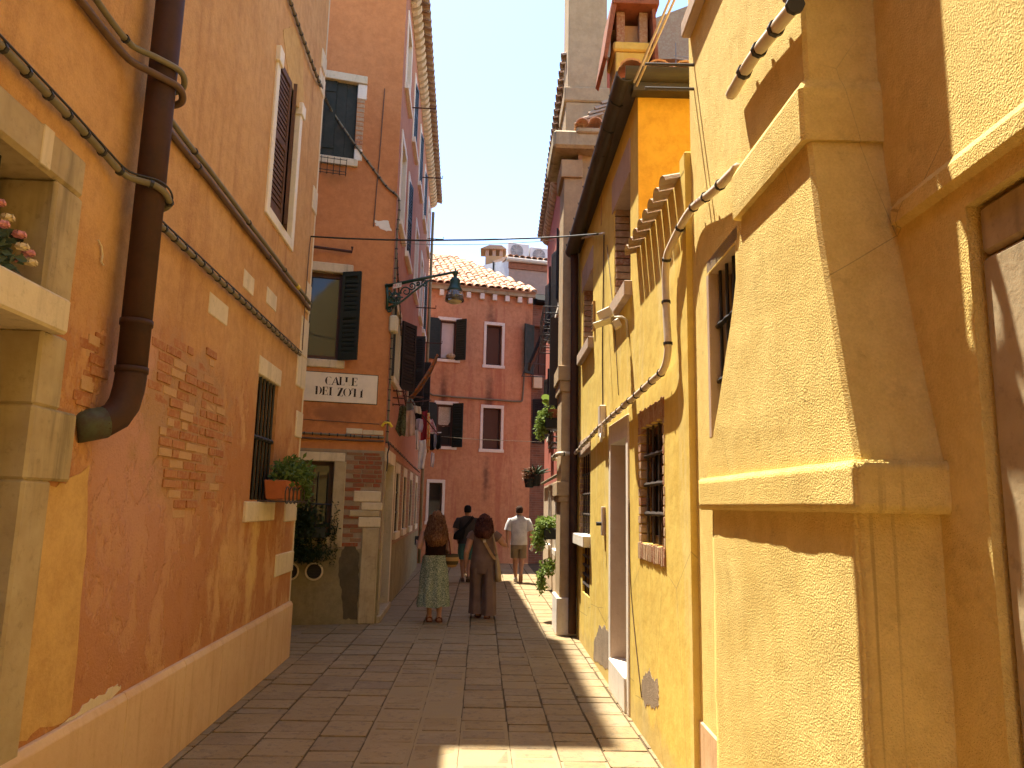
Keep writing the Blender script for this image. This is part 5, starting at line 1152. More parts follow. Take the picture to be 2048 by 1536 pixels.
# ================================================================ plants
def leaves(mb, n, pos, size, rnd, elong=1.8, droop=0.0):
    for _ in range(n):
        c = pos(rnd); d = Vector((rnd.gauss(0, 1), rnd.gauss(0, 1), rnd.gauss(0, .7) - droop)).normalized(); s = size * rnd.uniform(.6, 1.3)
        x = d.orthogonal().normalized(); x.rotate(Matrix.Rotation(rnd.uniform(0, 6.28), 3, d)); k = x.cross(d) * .15 * s
        mb.add([c, c + d * s * .5 * elong + x * s * .45 + k, c + d * s * elong, c + d * s * .5 * elong - x * s * .45 + k], [(0, 1, 2), (0, 2, 3)])
def ell(c, rx, ry, rz, hollow=.5):
    c = Vector(c)
    def f(r):
        d = Vector((r.gauss(0, 1), r.gauss(0, 1), r.gauss(0, 1))).normalized() * (hollow + (1 - hollow) * r.random())
        return c + Vector((d.x * rx, d.y * ry, d.z * rz)) * (1 + .25 * mnoise.noise(d * 2.3))
    return f
rp = random.Random(21)
# flower box on the barred window of the orange house
fb = thing('flower_box', 'terracotta window box with bushy green plant below the barred orange house window', 'flower box', WA.P(7.6, 1.74, .15))
mb = MB(); mb.hexa([WA.P(7.25, 1.74, .06), WA.P(8.15, 1.74, .06), WA.P(8.15, 1.74, .22), WA.P(7.25, 1.74, .22), WA.P(7.22, 1.92, .04), WA.P(8.18, 1.92, .04), WA.P(8.18, 1.92, .25), WA.P(7.22, 1.92, .25)]); mb.build('trough', M['terracotta'], fb, bevel=.008)
mb = MB()
for k in range(6): u = 7.26 + k * .17; mb.tube([WA.P(u + .08 * math.cos(a), 1.78 + .08 * math.sin(a), .26) for a in [i * PI / 6 for i in range(13)]], .006, 5)
mb.tube([WA.P(7.2, 1.72, .0), WA.P(7.2, 1.72, .26), WA.P(8.2, 1.72, .26), WA.P(8.2, 1.72, 0)], .008, 5); mb.build('holder', M['grille'], fb)
mb = MB(); leaves(mb, 1500, ell(WA.P(7.75, 2.0, .20), .16, .55, .17, .3), .030, rp, 2.2, .0); leaves(mb, 300, ell(WA.P(8.1, 1.84, .22), .12, .22, .18, .3), .028, rp, 2.2, .4); mb.build('foliage', M['leaf'], fb)
# dark plant hanging over the low terracotta-house window
dp = thing('hanging_plant', 'dark trailing plant spilling over the low window of the terracotta house', 'plant', WBF.P(fx - 1.15, 1.1, .2))
mb = MB(); leaves(mb, 1500, ell(WBF.P(fx - 1.2, 1.45, .16), .38, .16, .42, .2), .035, rp, 2.0, .5); leaves(mb, 900, ell(WBF.P(fx - 1.1, 1.02, .14), .42, .12, .16, .2), .03, rp, 2.0, .8)
for k in range(9):
    u = fx - .78 + rp.uniform(-.1, .13); z0 = rp.uniform(1.3, 1.7); pts = [WBF.P(u + .03 * math.sin(i * 1.3), z0 - i * .07, .06) for i in range(8)]; mb.tube(pts, .003, 3, False)
    for p in pts: leaves(mb, 9, (lambda r, p=p: p + Vector((r.gauss(0, .02), r.gauss(0, .015), r.gauss(0, .02)))), .02, rp, 2.0, .3)
mb.build('foliage', M['leaf_d'], dp)
mb = MB(); mb.wbox(WBF, fx - 1.55, fx - .8, 1.22, 1.36, .03, .2); mb.build('trough', M['pot_dark'], dp, bevel=.008)
# artificial roses on the transom sill, left edge
fp = thing('flower_pot', 'pot of pink and cream roses on the stone sill at the left edge', 'flower pot', WA.P(3.05, 2.62, -.05))
mb = MB(); mb.lathe(WA.P(3.02, 2.62, -.10), [(.05, 0), (.075, .09), (.08, .10), (.07, .10)], 14); mb.build('pot', M['terracotta'], fp, smooth=True)
mb = MB(); leaves(mb, 160, ell(WA.P(3.06, 2.73, -.05), .08, .13, .10, .2), .035, rp, 1.6, .1); mb.build('foliage', M['leaf_b'], fp)
for k, (u, z, o, m_) in enumerate(((3.10, 2.80, .02, 'pink'), (3.16, 2.74, .03, 'pink'), (3.17, 2.70, .04, 'cream'), (3.04, 2.85, .0, 'cream'), (2.98, 2.80, .02, 'pink'), (3.08, 2.74, .05, 'cream'), (3.0, 2.9, -.02, 'pink'), (3.2, 2.72, -.02, 'pink'))):
    mb = MB(); c = WA.P(u, z, o)
    for q in range(9):
        a = q * 2.4; r = .012 + .0016 * q; d = Vector((math.cos(a), math.sin(a), .55)).normalized(); x = d.orthogonal().normalized()
        p = c + d * r; t1 = d.cross(Vector((0, 0, 1))).normalized() * .018; t2 = t1.cross(d).normalized() * .016
        mb.add([p - t1 - t2 * .4, p + t1 - t2 * .4, p + t1 * .7 + t2 + d * .006, p - t1 * .7 + t2 + d * .006, p + d * .008], [(0, 1, 4), (1, 2, 4), (2, 3, 4), (3, 0, 4)])
    mb.build('rose', M[m_], fp)
# planters along the red house
def planter(px, py, Y, w, h, lab, mat='leaf_y', n=600, fall=.35, spread=.24, boxed=True):
    c = on_y(px, py, Y); t = thing('planter', lab, 'planter', c, 'planters on the red house')
    if boxed: mb = MB(); mb.box((c.x - w * .15, Y - w / 2, c.z - .17), (c.x + .22, Y + w / 2, c.z)); mb.build('trough', M['pot_dark'], t, bevel=.01)
    mb = MB(); leaves(mb, n, ell(c + Vector((0, -.02, .06)), spread, w * .6, .14, .2), .04, rp, 1.7, .1); leaves(mb, n, ell(c + Vector((-.12, -.1, -fall * .6)), spread * .6, w * .3, fall, .2), .035, rp, 1.7, .5); mb.build('foliage', M[mat], t); return t
planter(1094, 1056, 12.3, .40, .3, 'bright green trailing planter at head height beyond the tan pilaster', n=600, fall=.24, spread=.20)
planter(1098, 1140, 12.0, .25, .3, 'low sprig of green hanging by the foot of the tan pilaster', n=350, fall=.22, spread=.12, boxed=False)
planter(1096, 838, 12.6, .4, .3, 'upper trailing planter with yellow green leaves beyond the tan pilaster', n=500, fall=.25, spread=.17)
t = thing('potted_plant', 'big-leaved pot plant above the upper trailing planter', 'plant', on_y(1104, 815, 12.5)); c = on_y(1104, 812, 12.5)
mb = MB()
for a, z, s in ((2.6, .09, .16), (3.6, .02, .14), (.6, .1, .13), (1.6, .05, .12), (4.4, -.02, .12)):
    d = Vector((math.cos(a), -.4, .35)).normalized(); x = Vector((0, 0, 1)).cross(d).normalized(); y = d.cross(x); p = c + d * .05 + Vector((0, 0, z)); mb.poly([p + d * s * (.5 - .5 * math.cos(q * PI / 5)) + (x * .6 + y * .5) * s * .55 * math.sin(q * PI / 5) for q in range(6)] + [p + d * s * (.5 - .5 * math.cos(q * PI / 5)) - (x * .6 + y * .5) * s * .55 * math.sin(q * PI / 5) for q in range(4, 0, -1)])
mb.build('foliage', M['leaf_y'], t); mb = MB(); mb.lathe(c + Vector((.02, 0, -.22)), [(.07, 0), (.10, .16), (.09, .16)], 12); mb.build('pot', M['tile_red'], t)
t = thing('aloe_pot', 'grey aloe in a hanging pot at the far end of the red house', 'plant', on_y(1072, 952, 17)); c = on_y(1072, 950, 17)
mb = MB()
for k in range(14):
    a = k * 2.4; el = .35 + .5 * (k % 4) / 3; d = Vector((math.cos(a) * math.cos(el), math.sin(a) * math.cos(el), math.sin(el))); mb.tube([c, c + d * .18, c + d * .36 + Vector((0, 0, -.03))], [.03, .024, .003], 5)
mb.build('leaves', M['leaf_b'], t); mb = MB(); mb.lathe(c + Vector((0, 0, -.25)), [(.09, 0), (.13, .24), (.11, .24)], 12); mb.build('pot', M['pot_dark'], t)
t = thing('dry_plant', 'reddish dry plant beside the aloe pot', 'plant', on_y(1058, 955, 17)); mb = MB(); leaves(mb, 420, ell(on_y(1059, 950, 17), .16, .16, .2, .2), .05, rp, 1.8, .1); mb.build('foliage', M['leaf_r'], t)
mb = MB(); mb.lathe(on_y(1059, 950, 17) + Vector((0, 0, -.28)), [(.09, 0), (.13, .2), (.11, .2)], 12); mb.build('pot', M['pot_dark'], t)

# ================================================================ drying rack and laundry
rk = thing('clothes_rack', 'rusty iron clothes rack jutting from the terracotta house over the lane', 'rack', on_y(800, 800, 13.2))
def ly(px, py, Y=13.4): return on_y(px, py, Y)
mb = MB()
for z in (781, 795, 808): mb.tube([ly(778, z, 12.2), ly(806, z + 2, 12.4), ly(812, z + 4, 13.0)], .012, 5)
for x in (780, 793, 806): mb.tube([ly(x, 779, 12.3), ly(x + 6, 812, 12.3)], .010, 5)
mb.build('basket', M['iron'], rk)
for k, (a, b) in enumerate((((806, 792), (848, 795)), ((812, 806), (862, 800)), ((820, 800), (876, 868)))):
    mb = MB(); mb.tube([ly(*a, 13.2 + .2 * k), ly(*b, 13.8 + .3 * k)], .011, 6); mb.build('rail', M['iron'], rk)
def garment(nm, lab, pts, Y, mat, wav=.03, thick=.008, grp='laundry on the rack', seed=0):
    """pts: outline given as (left px, right px, py) rows from the top down"""
    if not lab.startswith('long orange'): pts = [((a + b) / 2 - (b - a) * .66, (a + b) / 2 + (b - a) * .66, y) for a, b, y in pts]
    r = random.Random(seed + 50); n = 9; rows = []
    fine = []
    for i in range(len(pts) - 1):
        for k in range(4): t = k / 4; fine.append([pts[i][j] + (pts[i + 1][j] - pts[i][j]) * t for j in range(3)])
    fine.append(list(pts[-1])); ph = r.uniform(0, 6); fr_ = r.uniform(2, 4)
    front, back = [], []
    for i, (a, b, y) in enumerate(fine):
        fz = i / len(fine); rowf = []
        for k in range(n):
            s = k / (n - 1); p = on_y(a + (b - a) * s, y, Y); w_ = wav * (.3 + fz) * math.sin(ph + fr_ * s * PI + fz * 1.3) + wav * .4 * math.sin(7 * s + 3 * fz + ph)
            rowf.append(p + Vector((0, w_, .01 * math.sin(5 * s + ph))))
        front.append(rowf)
    mb = MB(); V = [p for row_ in front for p in row_] + [p + Vector((0, thick, 0)) for row_ in front for p in row_]; N = len(front) * n; F = []
    for i in range(len(front) - 1):
        for k in range(n - 1): q = i * n + k; F.append((q, q + 1, q + n + 1, q + n)); F.append((N + q, N + q + n, N + q + n + 1, N + q + 1))
    for i in range(len(front) - 1):
        for k in (0, n - 1): q = i * n + k; F.append((q, q + n, N + q + n, N + q))
    for k in range(n - 1):
        F.append((k, k + 1, N + k + 1, N + k)); q = (len(front) - 1) * n + k; F.append((q, q + 1, N + q + 1, N + q))
    mb.add(V, F); return tag(mb.build(nm, mat, smooth=True), lab, 'laundry', grp)
ct = lambda n, c, c2=None, sc=160, sp=None: cloth(n, c, c2, sc, .9, sp)
garment('towel', 'long orange striped cloth slung diagonally from rack to far window', [(873, 878, 708), (864, 873, 725), (848, 861, 752), (829, 843, 780), (816, 826, 799)], 14.2, ct('orange_striped_cloth', (.50, .17, .06), (.22, .16, .11), 22), .05, seed=1)
garment('shirt', 'grey green hooded top on the laundry rack', [(818, 824, 797), (814, 828, 806), (813, 829, 820), (815, 827, 826)], 14.0, ct('grey_green_cloth', (.24, .28, .26)), .03, seed=2)
garment('shirt', 'pale pink shirt hanging third from the left of the laundry', [(815, 826, 820), (812, 828, 835), (811, 828, 850), (814, 828, 872)], 13.9, ct('pale_pink_cloth', (.62, .44, .36)), .03, seed=3)
garment('towel', 'dark green tea towel hanging leftmost on the rack', [(801, 811, 812), (798, 810, 835), (793, 809, 858), (800, 808, 872)], 13.0, ct('dark_green_cloth', (.05, .055, .03), (.10, .11, .06), 30), .02, seed=4)
garment('cloth', 'small square cream cloth on the upper laundry line', [(828, 839, 812), (830, 841, 822), (832, 841, 827)], 13.6, ct('cream_cloth', (.68, .56, .42)), .02, seed=5)
garment('shirt', 'lilac top in the middle of the laundry', [(834, 844, 838), (833, 845, 850), (836, 843, 864)], 14.1, ct('lilac_cloth', (.55, .46, .56)), .03, seed=6)
garment('trousers', 'black trousers hanging behind the lilac top', [(826, 838, 800), (826, 840, 830), (828, 838, 850), (829, 834, 868)], 14.5, ct('black_cloth', (.018, .016, .018)), .03, seed=7)
garment('towel', 'dark red towel hanging long in the middle of the laundry', [(846, 854, 822), (844, 853, 850), (843, 852, 880), (844, 851, 892)], 14.3, ct('dark_red_cloth', (.30, .035, .045)), .03, seed=8)
garment('shirt', 'orange and yellow print top beside the dark red towel', [(850, 858, 825), (851, 859, 845), (852, 859, 862), (853, 858, 905)], 14.6, ct('print_cloth', (.68, .58, .25), (.65, .15, .05), 40), .03, seed=9)
garment('shirt', 'pink patterned blouse at the right of the laundry', [(858, 864, 838), (857, 870, 856), (862, 872, 868)], 15.0, ct('pink_print_cloth', (.55, .20, .26), (.65, .52, .52), 50), .03, seed=10)
garment('trousers', 'long white trousers hanging lowest of the laundry', [(840, 850, 880), (838, 851, 905), (838, 848, 925), (837, 846, 938)], 14.2, ct('white_cloth', (.72, .66, .64)), .03, seed=11)
garment('shirt', 'narrow white garment low on the laundry rack', [(831, 836, 860), (832, 836, 880), (832, 836, 900)], 14.0, ct('white_cloth_2', (.68, .62, .62)), .02, seed=12)
garment('trousers', 'black garment at the bottom right of the laundry', [(860, 868, 868), (859, 869, 885), (861, 868, 900)], 15.0, ct('black_cloth_2', (.02, .018, .022)), .03, seed=13)
garment('trousers', 'second black garment hanging at the far right end of the rail', [(872, 880, 870), (872, 882, 885), (873, 880, 898)], 15.0, ct('black_cloth_3', (.022, .022, .02)), .03, seed=14)
garment('sock', 'grey stocking between the two black garments', [(868, 872, 868), (868, 873, 885), (868, 871, 896)], 14.9, ct('grey_cloth', (.28, .28, .34)), .02, seed=15)
garment('sock', 'single white sock hanging low at the right of the laundry', [(863, 868, 905), (862, 868, 920), (861, 866, 934)], 15.0, ct('white_cloth_3', (.70, .62, .66)), .02, seed=16)
mb = MB(); mb.tube([ly(858, 866, 14.9), ly(882, 865, 15.1)], .012, 6); mb.tube([ly(858, 866, 14.9), ly(860, 845, 14.9)], .005, 4); tag(mb.build('clothes_hanger', M['ac']), 'pale rail hanger carrying the small black laundry at the right', 'hanger')
# ================================================================ people
SKIN = plain('skin', (.46, .235, .14), .6, .3, 0, .1, 14)
def ringe(c, rx, ry, n=20, yaw=0.0, tilt=0.0):
    c = Vector(c); out = []
    for k in range(n):
        a = 2 * PI * k / n; p = Vector((rx * math.cos(a), ry * math.sin(a), 0)); p.z = -tilt * p.y
        p.rotate(Matrix.Rotation(yaw, 3, 'Z')); out.append(c + p)
    return out
def hand(mb, w, d, spread, palm_n, side, curl=.5, s=1.0):
    """w wrist, d pointing direction, palm_n palm normal; four fingers and a thumb from the side"""
    d = Vector(d).normalized(); pn = Vector(palm_n); pn = (pn - d * pn.dot(d)).normalized(); x = d.cross(pn).normalized() * side; w = Vector(w)
    mb.loft([[w + d * (l * s) + (x * a * wd + pn * b * th) * s for a, b in ((-1, -.6), (-.6, -1), (.6, -1), (1, -.6), (1, .6), (.6, 1), (-.6, 1), (-1, .6))] for l, wd, th in ((-.02, .024, .018), (.02, .034, .016), (.06, .041, .015), (.09, .040, .012))])
    for i, (off, L) in enumerate(((-.031, .068), (-.0105, .078), (.0105, .073), (.031, .058))):
        b = w + d * .085 * s + x * off * s; c1 = curl * .6; p = [b]; dirn = d.copy()
        for j, f in enumerate((.45, .32, .23)):
            dirn = (d * math.cos(c1 * (j + .6)) + pn * math.sin(c1 * (j + .6)) + x * off * spread * 6).normalized(); p.append(p[-1] + dirn * L * f * s)
        mb.tube(p, [.0105 * s, .0095 * s, .0088 * s, .0075 * s], 7)
    b = w + d * .025 * s - x * .034 * s; mb.tube([b, b + (d * .6 - x * .7 + pn * .3).normalized() * .035 * s, b + (d * .9 - x * .45 + pn * .4).normalized() * .062 * s, b + (d * 1.0 - x * .2 + pn * .5).normalized() * .082 * s], [.014 * s, .012 * s, .0105 * s, .0085 * s], 7)
def head(mb, c, H, yaw=0.0, tilt=0.0):
    """c chin-level neck centre; face looks along +y"""
    h = MB(); L = H
    prof = [(0, .030, .035, .030), (.06, .045, .055, .025), (.18, .056, .072, .016), (.34, .066, .088, .006), (.52, .072, .098, .0), (.68, .073, .099, -.004), (.82, .064, .086, -.006), (.93, .042, .056, -.004), (1.0, .012, .016, -.002)]
    h.loft([ringe((0, yo, z * L), rx * L / .225, ry * L / .225, 18) for z, rx, ry, yo in prof])
    h.loft([ringe((0, .095 * L / .225 + y, z * L), r, r * .9, 6) for z, r, y in ((.36, .013, .010), (.42, .010, .012), (.55, .006, -.002))])          # nose
    for s in (-1, 1):
        h.loft([ringe((s * .074 * L / .225, -.008, L * z), .006, r, 8) for z, r in ((.36, .008), (.42, .015), (.50, .018), (.56, .012))])                # ears
        h.loft([ringe((s * .030, .088 * L / .225, L * z), .013, r, 8) for z, r in ((.47, .004), (.50, .009), (.53, .004))])                            # eyelids
    h.loft([ringe((0, .086 * L / .225, L * z), .022, r, 8) for z, r in ((.20, .004), (.23, .010), (.26, .004))])                                       # lips
    Mt = Matrix.Translation(Vector(c)) @ Matrix.Rotation(yaw, 4, 'Z') @ Matrix.Rotation(tilt, 4, 'X'); h.xf(Mt); mb.v, mb.f = mb.v, mb.f
    mb.add(h.v, h.f)
def limb(mb, pts, rad, seg=12):
    P = [Vector(p) for p in pts]; out, rr_ = [], []
    for i in range(len(P) - 1):
        for k in range(4): t = k / 4; out.append(P[i].lerp(P[i + 1], t)); rr_.append(rad[i] + (rad[i + 1] - rad[i]) * t)
    out.append(P[-1]); rr_.append(rad[-1]); mb.tube(out, rr_, seg)
def foot(mb, ank, d, pitch=0.0, s=1.0):
    f = MB(); f.loft([[Vector((a * w * s, y * s, z0 * s)) for a in (-1, 1)] + [Vector((1 * w * s, y * s, z1 * s)), Vector((.6 * w * s, y * s, (z1 + .012) * s)), Vector((-.6 * w * s, y * s, (z1 + .012) * s)), Vector((-w * s, y * s, z1 * s))] for y, w, z0, z1 in ((-.055, .026, .004, .05), (-.03, .036, 0, .075), (.02, .038, 0, .075), (.09, .044, 0, .045), (.15, .044, 0, .028), (.185, .03, .004, .02))])
    a = math.atan2(-d[0], d[1]); f.xf(Matrix.Translation(Vector(ank) - Vector((0, 0, .0))) @ Matrix.Rotation(a, 4, 'Z') @ Matrix.Rotation(pitch, 4, 'X')); mb.add(f.v, f.f)
def fuse(mb, mat, parent, vox=.007, name='body'):
    o = mb.build(name, mat, parent, smooth=True)
    m = o.modifiers.new('r', 'REMESH'); m.mode = 'VOXEL'; m.voxel_size = vox; m.use_smooth_shade = True
    s = o.modifiers.new('s', 'SMOOTH'); s.factor = .5; s.iterations = 3
    dg = bpy.context.evaluated_depsgraph_get(); me = bpy.data.meshes.new_from_object(o.evaluated_get(dg)); o.modifiers.clear(); old = o.data; o.data = me; bpy.data.meshes.remove(old)
    if not me.materials: me.materials.append(mat)
    for p in me.polygons: p.use_smooth = True
    return o
def folds(mb, amp, freq, seed=0, ax=0):
    for i, v in enumerate(mb.v):
        n = mnoise.noise(Vector((v.x * freq, v.y * freq, v.z * freq * .35 + seed))); d = Vector((v.x, v.y, 0)); d = d.normalized() if d.length > 1e-4 else d
        mb.v[i] = v + d * n * amp
    return mb
def place(mb, M4): return mb.xf(M4)

def person(px, py, label, h, yaw, build):
    g = on_z(px, py, 0); t = thing('person', label, 'person', g); M4 = Matrix.Translation(g) @ Matrix.Rotation(yaw, 4, 'Z') @ Matrix.Scale(h, 4)
    build(t, M4); return t, M4
# every figure is modelled 1 unit tall (x right, y the way it walks), then scaled to its height
def torso_rings(spec, n=22): return [ringe((x, y, z), rx, ry, n, yw) for z, rx, ry, x, y, yw in spec]
def base_body(mb, hips, sh, arms, legs, neck_h=.80, head_c=(0, .012, .835), head_yaw=0, head_tilt=0, plump=1.0, waist=1.0, feet=True):
    w = plump
    mb.loft(torso_rings([(.47, .085 * w, .065 * w, 0, 0, 0), (.50, .098 * w, .075 * w, 0, 0, 0), (.54, .098 * w, .075 * w, 0, 0, 0), (.60, .082 * w * waist, .062 * w, 0, .004, 0), (.66, .084 * w * waist, .062 * w, 0, .004, 0), (.72, .092 * w, .066 * w, 0, .0, 0), (.77, .10 * sh, .06 * w, 0, -.004, 0), (.805, .085 * sh, .045, 0, -.004, 0), (.825, .04, .036, 0, -.002, 0)]))
    limb(mb, [(0, -.002, .80), (0, .004, .855)], [.036, .031])
    head(mb, head_c, .135, head_yaw, head_tilt)
    for s, (shd, elb, wri, pn, curl) in arms.items():
        limb(mb, [shd, elb, wri], [.033 * w, .026 * w, .0165]); d = Vector(wri) - Vector(elb); hand(mb, Vector(wri) + d.normalized() * .004, d, .5, pn, s, curl, .60)
    for s, (hip, kn, an, pitch) in legs.items():
        mid = Vector(kn).lerp(Vector(an), .32); limb(mb, [hip, kn, mid + Vector((0, -.008, 0)), an], [.058 * w, .034 * w, .034 * w, .019])
        if feet: foot(mb, Vector(an) - Vector((0, 0, .035)), (0, 1), pitch, .58)

# --- woman in a green patterned skirt
def w1b(t, X):
    mb = MB(); base_body(mb, 0, 1.0, {-1: ((-.112, 0, .79), (-.150, -.035, .655), (-.165, .10, .68), (1, 0, 0), .9), 1: ((.112, 0, .79), (.125, -.01, .63), (.085, .11, .60), (-1, 0, 0), .6)},
                     {-1: ((-.045, 0, .48), (-.045, .03, .27), (-.035, -.02, .045), 0), 1: ((.045, 0, .48), (.045, .0, .27), (.05, -.04, .045), -.25)}, plump=1.03)
    fuse(place(mb, X), SKIN, t)
    mb = MB(); mb.loft(torso_rings([(.555, .104, .082, 0, 0, 0), (.60, .092, .071, 0, .004, 0), (.66, .093, .071, 0, .004, 0), (.71, .099, .074, 0, 0, 0), (.745, .096, .070, 0, -.003, 0), (.765, .082, .064, 0, -.006, 0)]), False)
    place(mb, X).build('vest', cloth('dark_brown_vest', (.028, .012, .009)), t, smooth=True)
    for s in (-1, 1):
        mb = MB(); limb(mb, [(s * .062, -.062, .762), (s * .060, -.040, .806), (s * .060, .01, .818), (s * .058, .055, .765)], [.013] * 4, 6); place(mb, X).build('strap', cloth('vest_strap', (.028, .012, .009)), t, smooth=True)
    mb = MB(); n = 40; rings = []
    for z, rx, ry, fo in ((.585, .100, .076, .0), (.56, .108, .085, .003), (.52, .113, .094, .004), (.46, .118, .098, .008), (.38, .122, .104, .012), (.28, .128, .112, .015), (.20, .134, .118, .017), (.135, .140, .122, .018)):
        rings.append([Vector(((rx + fo * math.sin(9 * a + z * 8)) * math.cos(a) - .006, (ry + fo * math.sin(9 * a + 1)) * math.sin(a) + .0, z + (.006 * math.sin(5 * a) if z < .15 else 0))) for a in [2 * PI * k / n for k in range(n)]])
    mb.loft(rings, False); place(mb, X).build('skirt', cloth('green_print_skirt', (.15, .19, .125), (.40, .42, .30), 75), t, smooth=True)
    hairdo(t, X, (0, .004, .905), .060, .082, .235, (.115, .045, .018), (.30, .14, .06), 5, long=True)
    for s, a in ((-1, (-.035, -.02, 0)), (1, (.05, -.04, 0))): sandal(t, X, a, (.16, .05, .02), 0 if s < 0 else -.0)
def hairdo(t, X, c, rx, ry, drop, dark, lite, seed, long=False):
    r = random.Random(seed); mb = MB(); n = 26; c = Vector(c); rings = []
    prof = [(.080, .15), (.074, .50), (.058, .78), (.02, .96), (-.03, 1.12)] + ([(-.08, 1.36), (-.13, 1.62), (-.17, 1.70), (-.205, 1.45), (-drop, .9)] if long else [(-.06, 1.35), (-.09, 1.40), (-.12, 1.2), (-drop, .85)])
    for z, s in prof:
        fwd = max(0, -z) * .30
        rings.append([c + Vector(((rx * s) * math.cos(a), (ry * s * (1 if math.sin(a) < .35 else .55)) * math.sin(a) - fwd - .012, z)) for a in [2 * PI * k / n for k in range(n)]])
    mb.loft(rings)
    for i, v in enumerate(mb.v): d = v - c; mb.v[i] = v + d.normalized() * .016 * mnoise.noise(v * 38 + Vector((seed, 0, 0))) + Vector((.010 * mnoise.noise(v * 16), 0, 0))
    k = NT('hair_mass', .8, .1); cc = k.mix(k.step(k.noise(60, k.scaled((1, 1, .35)), 4), .35, .7), dark, lite); m_ = k.out(cc, k.bump(k.noise(120, k.scaled((1, 1, .3)), 4), .6, .01))
    ho = place(mb, X).build('hair', m_, t, smooth=True)
    mb = MB()
    for i in range(230):
        a = r.uniform(0, 2 * PI)
        if math.sin(a) > .45: a = -a
        p = c + Vector((rx * .9 * math.cos(a), ry * .9 * math.sin(a), .045 * r.random())); L = r.uniform(.6, 1.08) * drop; pts = []; ph = r.uniform(0, 6); fq = r.uniform(60, 110)
        for j in range(11):
            z = -L * j / 10; s = 1 + (.12 + .78 * min(1, -z / .16)) * (1 if long else .75) - max(0, (-z / drop - .75)) * 1.6
            pts.append(p + Vector(((p.x - c.x) * (s - 1) + .009 * math.sin(ph + z * fq), (p.y - c.y) * (s - 1) + .009 * math.cos(ph + z * fq) + z * .28, z)))
        mb.tube(pts, [.0035] * 10 + [.001], 3, False)
    place(mb, X).build('curls', m_, ho, smooth=True)
def sandal(t, X, a, col, pitch=0.0, shoe=False, sole=None):
    m_ = plain('footwear', col, .6, .3); mb = MB(); ax, ay, az = a
    out = [(-.022, -.035), (-.026, .0), (-.027, .06), (-.020, .108), (.0, .118), (.020, .108), (.027, .06), (.026, .0), (.022, -.035), (.0, -.042)]
    mb.prism([(x, y, .0) for x, y in out], (0, 0, .014)); Mt = Matrix.Translation((ax, ay, az)) @ Matrix.Rotation(pitch, 4, 'X'); mb.xf(Mt)
    o = place(mb, X).build('shoe', m_ if not sole else plain('sole', sole, .8, .2), t)
    mb = MB()
    if shoe:
        mb.loft([[Vector((k * w, y, z)) for k, z in ((-1, .012), (1, .012), (1, zt * .7), (.5, zt), (-.5, zt), (-1, zt * .7))] for y, w, zt in ((-.036, .019, .050), (-.02, .025, .056), (.02, .026, .054), (.06, .026, .036), (.095, .022, .026), (.113, .010, .018))])
    else:
        for y, z in ((.062, .030), (.02, .046), (-.03, .045)): mb.tube([(-.026, y, .008), (-.022, y, z * .8), (0, y + .002, z), (.022, y, z * .8), (.026, y, .008)], .0065, 6)
    mb.xf(Mt); place(mb, X).build('upper', m_, o, smooth=shoe)
W1, X1 = person(866, 1243, 'woman with long curly brown hair, dark vest and green patterned skirt', 1.66, .12, w1b)
# straw bag on her right hip, phone in her left hand
def at_(X, p): return X @ Vector(p)
bgm = NT('striped_straw', .85, .15); zc_ = bgm.axis(2); bw = bgm.math('FRACT', bgm.math('MULTIPLY', zc_, 9.0)); M['straw'] = bgm.out(bgm.mix(bgm.step(bw, .48, .52), (.42, .24, .08), (.09, .06, .025)), bgm.bump(bgm.noise(200, bgm.scaled((1, 1, 3))), .5, .004))
bag = thing('straw_bag', 'striped straw shoulder bag on the hip of the woman in the skirt', 'bag', at_(X1, (.13, .02, .50)))
mb = MB(); mb.loft([ringe((.145, .02, z), rx, ry, 18) for z, rx, ry in ((.475, .02, .03), (.482, .045, .055), (.51, .066, .078), (.55, .072, .085), (.592, .066, .08), (.592, .062, .076), (.55, .068, .08))]); place(mb, X1).build('basket', M['straw'], bag, smooth=True)
mb = MB(); limb(mb, [(.135, -.05, .59), (.12, -.045, .70), (.085, -.02, .815), (.075, .02, .812), (.10, .06, .70), (.14, .08, .59)], [.006] * 6, 6); place(mb, X1).build('strap', cloth('red_leather', (.16, .035, .03)), bag, smooth=True)
ph = thing('phone', 'dark phone held up by the woman in the green skirt', 'phone', at_(X1, (-.168, .155, .70))); mb = MB(); mb.box((-.19, .150, .665), (-.145, .156, .745)); place(mb, X1).build('case', M['black'], ph, bevel=.003)

